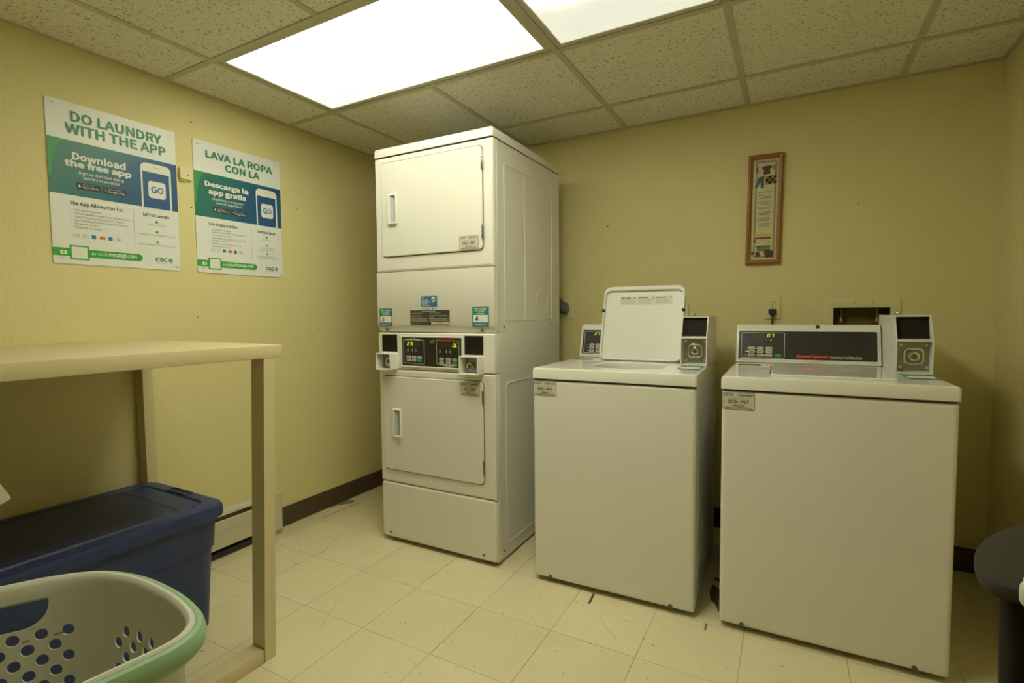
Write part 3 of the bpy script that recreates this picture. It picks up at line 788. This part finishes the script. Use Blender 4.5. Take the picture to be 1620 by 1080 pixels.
    for k, s in enumerate(tx['bul']):
        v = .652+k*.0215
        if s: m.text(P, s, U(.16), V(v+.0165), U(.16)+W*.0118*len(s), V(v), GREYTXT, n, 0)
        if tx['dots']: m.cyl(P, (U(.138), V(v+.009)), .0011, .004, n, GREYTXT, 6)
    m.poly([(U(.604), V(.855)), (U(.607), V(.855)), (U(.607), V(.60)), (U(.604), V(.60))], GREYTXT, P, n)
    m.text(P, tx['r'], U(.685), V(.640), U(.915), V(.610), PRINTK, n, .012)
    for k, ls in enumerate(tx['steps']):
        v = .660+k*.070
        m.cyl(P, (U(.80), V(v+.008)), .0055, .004, n, BARGREEN, 14)
        m.text(P, str(k+1), U(.796), V(v+.013), U(.804), V(v+.003), PRINTW, n+.0003)
        for q, s in enumerate(ls): 
            wd = W*.0112*len(s); m.text(P, s, U(.80)-wd/2, V(v+.037+q*.018), U(.80)+wd/2, V(v+.023+q*.018), GREYTXT, n, 0)
    for k, c in enumerate((0, 0, MIDBLUE, ORANGE, MIDBLUE, 0)):
        a = .145+k*.062
        if c == 0: m.frame(P, (U(a), V(.832), U(a)+.019, V(.808)), (U(a)+.0008, V(.832)+.0008, U(a)+.0182, V(.808)-.0008), .004, n, GREYTXT, .002, .0015); m.lines(P, U(a)+.004, V(.825), U(a)+.016, V(.815), 1, GREYTXT, n, .7, .1)
        elif k == 3: m.cyl(P, (U(a)+.007, V(.82)), .0065, .004, n, RED, 14); m.cyl(P, (U(a)+.014, V(.82)), .0065, .004, n+.0002, ORANGE, 14)
        else: m.slab(P, U(a)+.002, V(.832), U(a)+.016, V(.808), .004, n, c, .001)
    m.build('small_print', t, False)
    m = MB()
    m.slab(P, -.0002, V(.952), U(.665), V(.903), .004, n, BARGREEN, .0145); m.slab(P, 0, V(.952), U(.10), V(.903), .004, n+.0001, BARGREEN)
    m.slab(P, U(.113), V(.972), U(.25), V(.882), .004, .0050, BARGREEN, .003); m.slab(P, U(.127), V(.963), U(.236), V(.891), .005, .0053, PRINTW, .002)
    m.slab(P, U(.048), V(.940), U(.095), V(.918), n, .0051, PRINTW, .003); m.cyl(P, (U(.0715), V(.929)), .0035, .005, .0054, BARGREEN, 12)
    for s, a, c, k in tx['visit']: m.text(P, s, U(a), V(.943 if 'y' in s else .937), U(c), V(.914), PRINTW, .0052, k)
    m.build('footer_bar', t, False)
    m = MB()
    m.text(P, 'CSC', U(.775), V(.944), U(.880), V(.917), PRINTK, n, .03); m.lines(P, U(.775), V(.957), U(.88), V(.950), 1, GREYTXT, n, .6, .02)
    e = U(.887)
    m.poly([(e, V(.935)), (e+.008, V(.915)), (e+.011, V(.936))], MIDBLUE, P, n); m.poly([(e+.011, V(.936)), (e+.009, V(.915)), (e+.019, V(.922))], STKGREEN, P, n)
    m.poly([(e+.003, V(.938)), (e+.012, V(.938)), (e+.015, V(.955))], plain('logo_teal', (.02, .20, .22, 1), .5), P, n); m.poly([(e+.013, V(.937)), (e+.019, V(.925)), (e+.017, V(.945))], PRINTK, P, n)
    m.build('logo', t, False)
poster('English laundry app poster headed DO LAUNDRY WITH THE APP, nearest the left edge', -.766, 1.335, dict(
    head=(('DO LAUNDRY', .165, .050, .875, .116), ('WITH THE APP', .125, .128, .910, .192)),
    sub=(('Download', .165, .300, .560, .350, .03), ('the free app', .11, .350, .605, .405, .03), ('Sign up and start doing', .205, .413, .54, .438, .008), ('laundry in seconds!', .235, .441, .505, .466, .008)),
    l='The App Allows You To:', dots=True, bul=('See your balance', 'Check washer and dryer availability', 'Check wash and dry cycle status', 'Get notified when a cycle finishes', 'Request service', 'Request a refund'),
    r="Let's Do Laundry", steps=(('Launch the app',), ('Load laundry and select cycle',), ('Scan machine with app to start',)),
    visit=(('or visit', .265, .385, .0), ('mycscgo.com', .395, .615, .03))))
poster('Spanish laundry app poster headed LAVA LA ROPA CON LA, right of the wall sensor', -.247, 1.335, dict(
    head=(('LAVA LA ROPA', .125, .062, .900, .120), ('CON LA', .33, .136, .735, .194)),
    sub=(('Descarga la', .105, .295, .590, .348, .03), ('app gratis', .14, .350, .560, .405, .03), ('¡Regístrate y empieza a', .18, .413, .53, .438, .008), ('lavar en segundos!', .215, .441, .50, .466, .008)),
    l='Con la app puedes:', lw=.45, dots=False, bul=('Consultar el saldo', 'Consultar la disponibilidad de la', 'lavadora y secadora', 'Consultar el estado del ciclo de', 'lavado y secado', 'Recibir una notificación al', 'terminar un ciclo'),
    r='Vamos a lavar', steps=(('Abre la app',), ('Carga la ropa y', 'selecciona el ciclo'), ('Escanea la lavadora con', 'la app para comenzar')),
    visit=(('o visita', .265, .385, .02), ('mycscgo.com', .395, .62, .03))))
m = MB(); P = FR((XL, -.313, 1.738), (0, 1, 0), (0, 0, 1)); m.slab(P, 0, 0, .056, .052, .0003, .016, PLATE, .008, .004); m.cyl(P, (.034, .022), .003, .0155, .0166, SCREW, 10)
m.slab(P, .004, -.006, .03, .002, .0003, .009, PLATE, .002)
tag(m.build('wall_sensor'), 'small square beige sensor box on the wall between the two posters', 'sensor')

# ------------------------------------------------------------------ framed print on the back wall
def framed_print():
    t = thing('framed_picture', 'narrow oak framed laundry print under glass on the back wall', 'picture', (.833, YB-.0005, 1.366))
    t.rotation_euler = (0, math.radians(1.0), 0)
    W, Hh = .155, .530; P = front(0, 0, 0)
    m = MB(); fw = .021
    m.frame(P, (0, 0, W, Hh), (fw, fw, W-fw, Hh-fw), .001, .020, OAK, .001, .001, .004)
    m.frame(P, (.004, .004, W-.004, Hh-.004), (fw-.006, fw-.006, W-fw+.006, Hh-fw+.006), .018, .024, OAK, .001, .001, .003)
    m.build('frame', t)
    m = MB(); m.slab(P, fw-.002, fw-.002, W-fw+.002, Hh-fw+.002, .001, .006, MATB)
    a0, a1, b0, b1 = fw+.012, W-fw-.012, fw+.012, Hh-fw-.014; CH = plain('check_print', (.10, .08, .05, 1), .6); s = .0042
    def chk(u, v, k):
        if k % 2 == 0: m.poly([(u, v), (u+s, v), (u+s, v+s), (u, v+s)], CH, P, .0064)
    nu = int((a1-a0)/s); nv = int((b1-b0)/s)
    for k in range(nu):
        for r in range(2): chk(a0+k*s, b1-s*r, k+r); chk(a0+k*s, b0+s*r, k+r)
    for k in range(nv):
        for r in range(2): chk(a0+s*r, b0+k*s, k+r); chk(a1-s*r, b0+k*s, k+r)
    cx = W/2
    def shape(pts, col): m.poly([(cx+a, b) for a, b in pts], col, P, .0067)
    MAUVE = plain('print_mauve', (.20, .06, .09, 1), .6); TEAL = plain('print_teal', (.10, .19, .20, 1), .6); TAN2 = plain('print_tan', (.55, .40, .16, 1), .6); BRN = plain('print_brown', (.16, .07, .025, 1), .6); SAGE = plain('print_sage', (.30, .33, .16, 1), .6); IV = plain('print_ivory', (.85, .76, .50, 1), .6); GLARE = plain('print_glare', (.95, .66, .20, 1), .6)
    # washing line: shirt, trousers, patched quilt
    shape([(-.045, .470), (.046, .478), (.046, .4765), (-.045, .4685)], BRN)
    shape([(-.012, .474), (.022, .477), (.028, .464), (.018, .460), (.020, .436), (-.010, .434), (-.008, .458), (-.018, .460)], MAUVE)
    shape([(-.042, .465), (-.036, .470), (-.030, .448), (-.036, .446)], MAUVE); shape([(.030, .474), (.044, .477), (.042, .455), (.034, .450)], TAN2)
    shape([(-.030, .424), (-.006, .427), (-.006, .370), (-.020, .370), (-.021, .402), (-.034, .372), (-.048, .376)], TEAL)
    shape([(-.002, .424), (.046, .432), (.050, .390), (0, .384)], TAN2)
    for i in range(4):
        for j in range(3):
            if (i+j) % 2: shape([(.001+i*.012, .387+j*.0125), (.013+i*.012, .389+j*.0125), (.013+i*.012, .401+j*.0125), (.001+i*.012, .399+j*.0125)], (TEAL, MAUVE)[i % 2])
    for a, b, k in ((.355, .347, 1), (.338, .318, 3), (.309, .289, 3), (.281, .267, 2), (.258, .238, 3), (.230, .210, 3), (.202, .182, 3)):
        m.lines(P, cx-.030, b, cx+.030, a, k, plain('script_print', (.20, .16, .09, 1), .6), .0067, .35, .3, 'C', random.Random(int(a*1000)))
    # wash tub, baskets
    shape([(-.034, .128), (.032, .128), (.028, .086), (-.028, .086)], IV); shape([(-.036, .131), (.034, .131), (.034, .125), (-.036, .125)], BRN)
    shape([(.040*math.cos(k*PI/10), .140+.010*math.sin(k*PI/10)) for k in range(20)], GLARE)  # yellow ellipse paints a lamp reflection as the tub's top
    shape([(-.032, .088), (.032, .088), (.026, .064), (-.026, .064)], SAGE); shape([(-.034, .090), (.034, .090), (.033, .086), (-.033, .086)], TEAL)
    shape([(-.044, .118), (-.036, .126), (-.034, .104), (-.040, .104)], BRN)
    shape([(.004, .060), (.048, .062), (.042, .032), (.010, .032)], BRN); shape([(.006, .066), (.030, .072), (.044, .060), (.006, .060)], TEAL)
    shape([(-.032, .060), (-.018, .062), (-.012, .044), (-.020, .036), (-.034, .038)], BRN); shape([(-.052, .062), (-.036, .066), (-.036, .050), (-.052, .050)], TEAL); shape([(-.052, .050), (-.036, .050), (-.036, .040), (-.052, .040)], TAN2)
    lab(m.build('print', t, False), 'tall tan print of a washing line, verse and wash tub')
    g = NT('picture_glass'); g.set(Base_Color=(1, 1, 1, 1), Roughness=.02, Transmission_Weight=1.0, IOR=1.45)
    tr = g.node('ShaderNodeBsdfTransparent'); gl = g.node('ShaderNodeBsdfGlossy'); gl.inputs['Roughness'].default_value = .03
    fr = g.node('ShaderNodeFresnel'); fr.inputs[0].default_value = 1.5; mx = g.node('ShaderNodeMixShader')
    g.l.new(fr.outputs[0], mx.inputs[0]); g.l.new(tr.outputs[0], mx.inputs[1]); g.l.new(gl.outputs[0], mx.inputs[2]); g.l.new(mx.outputs[0], g.out.inputs[0])
    m = MB(); m.poly([(fw-.001, fw-.001), (W-fw+.001, fw-.001), (W-fw+.001, Hh-fw+.001), (fw-.001, Hh-fw+.001)], g.m, P, .010); m.build('glass', t, False)
framed_print()

# ------------------------------------------------------------------ outlets, supply box, cords
def duplex():
    t = thing('wall_outlet', 'cream duplex wall outlet below the framed picture', 'outlet', (.922, YB, 1.094)); P = front(0, 0, 0)
    m = MB(); m.slab(P, 0, 0, .072, .115, .0003, .006, PLATE, .004, .003); m.cyl(P, (.036, .0575), .003, .006, .007, SCREW, 8); m.build('cover_plate', t)
    for v in (.020, .062):
        m = MB(); m.slab(P, .019, v, .053, v+.033, .005, .0075, PLATE, .012, .001)
        for u in (.029, .041): m.slab(P, u, v+.016, u+.0025, v+.025, .007, .0079, DARKGAP)
        m.cyl(P, (.0363, v+.009), .0028, .007, .0079, DARKGAP, 8); m.build('receptacle', t)
    return t
duplex()
t = thing('power_cord', 'black power cord plugged into the duplex outlet above the right washer', 'cord', (.958, YB, 1.13))
m = MB(); P = front(0, -.008, 0); m.slab(P, -.017, -.012, .017, .014, 0, .020, PLUG, .006, .004); m.slab(P, -.009, -.020, .009, -.006, .004, .018, PLUG, .004, .003); m.build('plug', t)
m = MB(); m.tube([(0, -.018, -.010), (.001, -.024, -.03), (.002, -.024, -.08), (.003, -.026, -.16), (.0, -.05, -.30), (-.02, -.06, -.6), (-.06, -.05, -1.1)], .0045, PLUG); m.build('cable', t)
t = thing('dryer_outlet', 'square cream heavy duty outlet on the back wall beside the dryer', 'outlet', (-.190, YB, 1.096)); P = front(0, 0, 0)
m = MB(); m.slab(P, 0, 0, .108, .120, .0003, .006, PLATE, .003, .002)
for u, v in ((.088, .110), (.088, .012)): m.cyl(P, (u, v), .003, .006, .007, SCREW, 8)
m.build('cover_plate', t); m = MB(); m.cyl(P, (.050, .060), .027, .006, .009, DARKGAP, 24, .001); m.build('receptacle', t)
t = thing('dryer_plug', 'grey angled dryer plug and cord in the heavy duty outlet', 'plug', (-.140, YB-.010, 1.156))
m = MB(); m.loft([[(a*k+dx, n, b*k+dz) for a, b in rr(-.024, -.026, .024, .040, .012)] for k, n, dx, dz in ((1, 0, 0, 0), (1, -.03, 0, 0), (.95, -.05, -.006, .015), (.6, -.062, -.020, .045))], PLUGG); m.build('plug_body', t)
m = MB(); m.tube([(-.012, -.050, .04), (-.030, -.055, .080), (-.052, -.05, .088), (-.080, -.045, .05), (-.10, -.05, -.05), (-.11, -.06, -.3), (-.11, -.06, -.9)], .009, PLUGG); m.build('cable', t)
m = MB(); P = front(.482, YB, 1.092); m.slab(P, 0, 0, .082, .090, .0003, .007, PLATE, .004, .003); m.cyl(P, (.041, .045), .004, .007, .008, SCREW, 10)
tag(m.build('wall_plate'), 'cream wall plate half hidden behind the raised washer lid', 'wall plate')
def supply_box():
    t = thing('washer_supply_box', 'recessed washer supply box with cream frame behind the right washer', 'supply box', (1.212, YB, 1.0)); P = front(0, 0, 0)
    x1, z1 = .218, .147
    m = MB(); m.frame(P, (-.037, -.04, x1+.037, z1+.040), (.001, .001, x1-.001, z1-.001), .0003, .006, PLATE, .004, .002, .002)
    for u in (.085, .15): m.cyl(P, (u, z1+.024), .0025, .006, .0072, SCREW, 8)
    m.build('frame', t)
    INN = plain('box_inside', (.17, .135, .05, 1), .7)
    m = MB(); a = .001
    m.loft([[(a, 0, a), (x1-a, 0, a), (x1-a, 0, z1-a), (a, 0, z1-a)], [(a, .085, a), (x1-a, .085, a), (x1-a, .085, z1-a), (a, .085, z1-a)]], INN, ID, False, True); m.build('recess', t, False)
    for x, c in ((.035, plain('red_handle', (.10, .035, .02, 1), .5)), (.175, plain('dull_red_handle', (.09, .035, .02, 1), .5))):
        m = MB(); m.cyl(topf(x, .05, .0), (0, 0), .010, .02, .10, plain('brass', (.35, .22, .08, 1), .4, .8), 12, .002); m.cyl(topf(x, .05, 0), (0, 0), .014, .05, .07, SCREW, 8)
        m.slab(front(x, .035, .07), -.018, 0, .018, .010, 0, .008, c, .003, .002); m.cyl(topf(x, .05, 0), (0, 0), .008, .10, .14, SCREW, 10); lab(m.build('valve', t), 'brass water valve')
supply_box()

# ------------------------------------------------------------------ work table with open frame
def work_table():
    t = thing('work_table', 'cream painted wooden folding table fixed against the left wall', 'table', (0, 0, 0))
    X0, X1, Y0, Y1 = XL+.003, -.447, -1.95, -.490
    m = MB(); m.box(X0, Y0, .996, X1, Y1, 1.038, TPAINT, .003); m.build('tabletop', t)
    def leg(x0, x1, y0, y1, z0=.0, dy=0.0):
        m = MB(); m.loft([[(a, b, c) for a, b, c in ((x0, y0, z0), (x1, y0, z0), (x1, y1, z0), (x0, y1, z0))], [(x0, y0+dy, .996), (x1, y0+dy, .996), (x1, y1+dy, .996), (x0, y1+dy, .996)]], TPAINT); m.build('leg', t)
    leg(-.513, -.449, -.592, -.553, 0, .034)
    leg(XL+.004, XL+.060, -.520, -.482)
    leg(-.513, -.449, -1.94, -1.90); leg(XL+.004, XL+.042, -1.94, -1.90)
    m = MB(); m.box(-.513, -1.898, .001, -.450, -.594, .044, TPAINT, .002); m.build('floor_rail', t)
work_table()

# ------------------------------------------------------------------ blue storage tote under the table
def tote():
    t = thing('storage_tote', 'large lidded blue plastic storage tote on the floor under the table', 'storage box', (-1.015, -1.05, 0))
    a, b = .270, .550
    M = topf(0, 0, 0)
    def R(ins, z, r): return [(p, q, z) for p, q in rr(-a+ins, -b+ins, a-ins, b-ins, max(r-ins*.5, .01))]
    m = MB(); m.loft([R(.056, .002, .08), R(.048, .010, .08), R(.032, .30, .08), R(.025, .302, .08), R(.018, .425, .08), R(.014, .425, .08), R(.014, .435, .08)], BLUEP, M, True, False)
    m.build('body', t)
    m = MB()
    m.loft([R(.010, .412, .07), R(.001, .414, .07), R(.0, .420, .07), R(.001, .444, .07), R(.006, .455, .07), R(.016, .459, .07), R(.050, .459, .09), R(.056, .453, .09), R(.062, .453, .09), R(.068, .460, .09)], BLUEP, M, False, True)
    # ribs and hand slots at the ends
    for s in (1, -1):
        m.slab(FR((0, s*(b-.034), .459), (1, 0, 0), (0, 1, 0)), -.055, -.010, .055, .010, 0, .001, DARKGAP, .004)
        m.frame(FR((0, s*(b-.034), .459), (1, 0, 0), (0, 1, 0)), (-.064, -.017, .064, .017), (-.055, -.010, .055, .010), -.002, .005, BLUEP, .006, .004, .002)
        m.slab(FR((0, s*(b-.145), .4595), (1, 0, 0), (0, 1, 0)), -.20, -.0025, .20, .0025, 0, .001, DARKGAP, .002)
    m.build('lid', t)
tote()

# ------------------------------------------------------------------ laundry basket in the foreground
def basket():
    S, ZR = 1.6, .6
    raw = [(.189, -1.378), (.215, -1.337), (.25, -1.306), (.303, -1.291), (.364, -1.289), (.417, -1.294), (.455, -1.304), (.474, -1.318), (.481, -1.338), (.479, -1.362), (.475, -1.388), (.471, -1.42),
           (.466, -1.48), (.452, -1.56), (.41, -1.62), (.33, -1.642), (.23, -1.632), (.165, -1.595), (.135, -1.53), (.142, -1.455)]
    raw = [Vector((1.0406+(x-1.0406)*S, -1.6097+(y+1.6097)*S)) for x, y in raw]
    c0 = sum(raw, Vector((0, 0)))/len(raw)
    t = thing('laundry_basket', 'perforated white plastic laundry basket with sage green rim in the foreground', 'laundry basket', (c0.x, c0.y, 0))
    pts = [p-c0 for p in raw]; N = len(pts); dense = []
    for i in range(N):
        p0, p1, p2, p3 = (pts[(i+k-1) % N] for k in range(4))
        for k in range(12):
            q = k/12
            dense.append(.5*((2*p1)+(p2-p0)*q+(2*p0-5*p1+4*p2-p3)*q*q+(3*p1-p0-3*p2+p3)*q**3))
    L = [0.0]
    for i in range(len(dense)): L.append(L[-1]+(dense[(i+1) % len(dense)]-dense[i]).length)
    per = L[-1]
    import bisect
    def at(s):
        s %= per; i = min(bisect.bisect_right(L, s)-1, len(dense)-1); q = (s-L[i])/(L[i+1]-L[i])
        return dense[i].lerp(dense[(i+1) % len(dense)], q)
    def nrm(s):
        d = at(s+.02)-at(s-.02); d.normalize(); return Vector((-d.y, d.x))      # outline runs clockwise: outward
    wall = lambda s, z, o: (lambda p, n, k: (p.x*(1-k)+n.x*o, p.y*(1-k)+n.y*o, z))(at(s), nrm(s), .16*(ZR-z)/ZR)
    ncell = round(per/.045); cw = per/ncell; rh = .026; th = .003
    # parameter s of a visible point
    def s_of(x, y):
        v = Vector((1.0406+(x-1.0406)*S, -1.6097+(y+1.6097)*S))-c0
        return min(range(len(dense)), key=lambda i: (dense[i]-v).length)
    s_h = L[s_of(.213, -1.340)]                  # right end of the hand hole
    s_a = L[s_of(.226, -1.327)]                  # last hole left of the corner
    s_b = L[s_of(.285, -1.296)]                  # first hole right of the corner
    s_c = L[s_of(.474, -1.37)]
    wi = MB()
    def surf(poly_sz, mat=BASKW):
        for o, rev in ((0, False), (th, True)):
            vs = [wall(s, z, o) for s, z in poly_sz]
            wi.add(vs, [tuple(reversed(range(len(vs))))] if rev else [tuple(range(len(vs)))], mat)
    def rim_strip(loop):
        k = len(loop); vs = [wall(s, z, 0) for s, z in loop]+[wall(s, z, th) for s, z in loop]
        wi.add(vs, [(i, (i+1) % k, (i+1) % k+k, i+k) for i in range(k)], BASKW)
    def cell(s0, s1, z0, z1, hole):
        n = 4; b = [(s0+(s1-s0)*i/n, z0) for i in range(n)]+[(s1, z0+(z1-z0)*i/n) for i in range(n)]+[(s1-(s1-s0)*i/n, z1) for i in range(n)]+[(s0, z1-(z1-z0)*i/n) for i in range(n)]
        if not hole: 
            for k in range(n):
                a0 = s0+(s1-s0)*k/n; a1 = s0+(s1-s0)*(k+1)/n; surf([(a0, z0), (a1, z0), (a1, z1), (a0, z1)])
            return
        cs, cz = (s0+s1)/2, (z0+z1)/2; ci = []
        for s, z in b:
            a = math.atan2((z-cz)/(z1-z0), (s-cs)/(s1-s0)); ci.append((cs+.0112*math.cos(a), cz+.0112*math.sin(a)))
        for i in range(len(b)):
            j = (i+1) % len(b); surf([b[i], b[j], ci[j], ci[i]])
        rim_strip(ci)
    z_top = ZR-.012; zh1 = ZR-.036; zh0 = zh1-.056; z_h = zh0-.004
    # the hand hole sits in the far wall; its s range ends at s_h
    hA, hB = s_h-.17, s_h
    def inrange(s, a, b): return ((s-a) % per) < ((b-a) % per)
    nz = 160; ds = per/nz
    edges = sorted([k*ds for k in range(nz)]+[hA % per, hB % per])+[per]
    for a, b in zip(edges, edges[1:]):
        if b-a < 1e-6: continue
        mid = (a+b)/2
        surf([(a, zh1), (b, zh1), (b, z_top), (a, z_top)])
        if not inrange(mid, hA % per, hB % per): surf([(a, zh0), (b, zh0), (b, zh1), (a, zh1)])
        surf([(a, z_h), (b, z_h), (b, zh0), (a, zh0)])
    for s, sg in ((hB, -1), (hA, 1)):            # rounded lower corners of the hand hole
        q = [(s+sg*.045*(1-math.cos(k*PI/12)), zh0+.045*(1-math.sin(k*PI/12))) for k in range(7)]
        poly = [(s, zh0)]+q[::-1] if sg > 0 else [(s, zh0)]+q
        surf(poly)
    rim_strip([(hA+(hB-hA)*k/12, zh1) for k in range(13)]+[(hB-(hB-hA)*k/12, zh0) for k in range(13)])
    rows = 9
    for r in range(rows):
        z1 = z_h-r*rh; z0 = z1-rh; off = (r % 2)*.5
        base = s_a-cw/2
        for k in range(ncell):
            s0 = base+(k+off)*cw; mid = s0+cw/2
            d1 = (mid-s_a) % per
            nb = (s_b-s_a) % per
            hole = not (cw*.20 < d1 < nb-cw*.40)
            cell(s0, s0+cw, z0, z1, hole)
    zb = z_h-rows*rh
    for a, b in zip(edges, edges[1:]):
        surf([(a, .012), (b, .012), (b, zb), (a, zb)])
    loop = [wall(k*ds, .012, th/2) for k in range(nz)]
    wi.add(loop, [tuple(range(nz))], BASKW); wi.add([(x, y, .004) for x, y, z in loop], [tuple(range(nz))], BASKW)
    wi.loft([[(x, y, .004) for x, y, z in loop], loop], BASKW, ID, False, False)
    wi.build('body', t)
    def sweep(prof, mat, name):
        b = MB(); rings = []
        for o, z in prof: rings.append([wall(k*ds, z, o) for k in range(nz)])
        b.loft(rings, mat, ID, False, False); return b.build(name, t)
    lip = sweep([(.0, ZR-.030), (-.001, ZR-.010), (.003, ZR-.003), (.007, ZR), (.012, ZR), (.015, ZR-.004), (.014, ZR-.012), (.003, ZR-.016), (.003, ZR-.030)], BASKW, 'lip')
    lab(sweep([(.0145, ZR-.012), (.0145, ZR-.005), (.019, ZR-.0035), (.026, ZR-.006), (.031, ZR-.014), (.034, ZR-.026), (.032, ZR-.038), (.026, ZR-.046), (.016, ZR-.046), (.012, ZR-.036), (.012, ZR-.012), (.0145, ZR-.012)], BASKG, 'rim_grip'), 'sage green soft rim')
    for s, z, l in ((s_a-.075, z_h-.022, .012), (s_a-.025, z_h-.020, .018)):
        m = MB(); m.add([wall(s, z, -.0006), wall(s+l, z+.002, -.0006), wall(s+l, z+.005, -.0006), wall(s+.002, z+.0035, -.0006)], [(0, 1, 2, 3)], plain('rust_mark', (.34, .20, .10, 1), .7))
        m.build('smudge', t, False)
basket()

# ------------------------------------------------------------------ baseboard heater
def heater():
    t = thing('baseboard_heater', 'low cream baseboard heater along the left wall behind the table leg', 'heater', (XL, 0, 0))
    y0, y1 = -1.98, .042
    m = MB(); prof = [(.001, .030), (.001, .218), (.030, .218), (.046, .208), (.050, .196), (.012, .190), (.012, .030)]
    m.loft([[(a, y, b) for a, b in prof] for y in (y0, y1)], HEATER); m.build('back_cover', t)
    m = MB(); prof = [(.050, .045), (.062, .050), (.064, .176), (.060, .180), (.056, .178), (.056, .052), (.050, .050)]
    m.loft([[(a, y, b) for a, b in prof] for y in (y0, y1)], HEATER); m.box(.0641, y0, .128, .0655, y1, .131, HEATER); m.build('front_panel', t)
    m = MB(); m.box(.014, y0+.01, .075, .050, y1-.01, .150, plain('heater_fins', (.03, .028, .02, 1), .6, .3)); m.box(.014, y0+.01, .004, .050, y1-.01, .03, DARKGAP); m.build('fin_element', t)
    m = MB(); M = rside(0, 0, 0)
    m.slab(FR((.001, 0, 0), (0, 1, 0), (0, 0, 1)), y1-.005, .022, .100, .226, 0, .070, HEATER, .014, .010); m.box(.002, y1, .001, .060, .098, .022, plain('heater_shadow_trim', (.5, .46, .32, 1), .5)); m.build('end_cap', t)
heater()

# ------------------------------------------------------------------ bin on the right, small items
def bin_():
    cx, cy = 1.46, -.65
    raw = [(1.257, -.760), (1.256, -.785), (1.264, -.805), (1.300, -.814), (1.40, -.820), (1.52, -.822), (1.615, -.815), (1.655, -.78), (1.668, -.70), (1.665, -.60), (1.635, -.52), (1.57, -.475), (1.49, -.475), (1.42, -.505), (1.365, -.550), (1.325, -.592), (1.286, -.657), (1.265, -.715)]
    P = [Vector((x-cx, y-cy)) for x, y in raw]; N = len(P); D = []
    for i in range(N):
        p0, p1, p2, p3 = (P[(i+k-1) % N] for k in range(4))
        for k in range(5):
            q = k/5; D.append(.5*((2*p1)+(p2-p0)*q+(2*p0-5*p1+4*p2-p3)*q*q+(3*p1-p0-3*p2+p3)*q**3))
    R = lambda ins, z: [(p.x*(1-ins/p.length), p.y*(1-ins/p.length), z) for p in D]
    t = thing('trash_bin', 'tall dark grey lidded trash bin with rounded sides at the right edge', 'trash bin', (cx, cy, 0))
    m = MB(); m.loft([R(.062, 0), R(.056, .006), R(.030, .780), R(.030, .792)], BINB); m.build('body', t)
    m = MB(); m.loft([R(.028, .784), R(.003, .785), R(0, .788), R(0, .796), R(.003, .801), R(.012, .804), R(.05, .808), R(.12, .812)], BINL); m.build('lid', t)
bin_()
m = MB(); M = front(1.278, -.8225, .780)
m.slab(M, 0, .008, .060, .043, -.003, .014, plain('clip_white', (.62, .68, .55, 1), .4), .012, .006, 3, True)
m.slab(M, .008, .030, .052, .0375, -.003, .003, plain('clip_white', (.62, .68, .55, 1), .4), .004)
m.box(.008, .0, .0, .052, .020, .004, plain('clip_white', (.62, .68, .55, 1), .4), 0, Matrix.Translation((1.278, -.828, .8135)))
tag(m.build('plastic_clip'), 'small white plastic clip hooked on the rim of the dark trash bin', 'clip')
# loose tile shard by the left baseboard
m = MB(); m.loft([[(-1.325, .455, z), (-1.318, .50, z), (-1.262, .575, z), (-1.275, .60, z), (-1.327, .59, z)] for z in (.0008, .004)], plain('grey_tile_shard', (.25, .24, .17, 1), .6))
tag(m.build('tile_shard'), 'loose grey sliver of floor tile lying against the left baseboard', 'tile piece')
# notice card hanging crooked from the table edge
t = thing('notice_card', 'white printed card hanging crooked from the table front at the left edge', 'card', (-.438, -1.180, .743))
th_ = math.radians(24)
u = Vector((0, math.cos(th_), math.sin(th_))); v = Vector((0, -math.sin(th_), math.cos(th_)))
M = FR((0, 0, 0), u, v)
m = MB(); m.slab(M, -.20, 0, 0, .27, -.0008, .0008, plain('card_white', (.62, .64, .50, 1), .4), .004)
m.lines(M, -.19, .012, -.016, .030, 2, GREYTXT, .0012, .5, .1); m.lines(M, -.19, .05, -.02, .16, 6, GREYTXT, .0012, .45, .2); m.build('card', t, False)
m = MB(); m.poly([(-.006, -.10-.02, .252), (-.006, -.10+.02, .262), (-.006, -.10+.02, .290), (-.006, -.10-.02, .290)], plain('clear_tape', (.6, .58, .45, 1), .3), ID); m.build('tape', t, False)
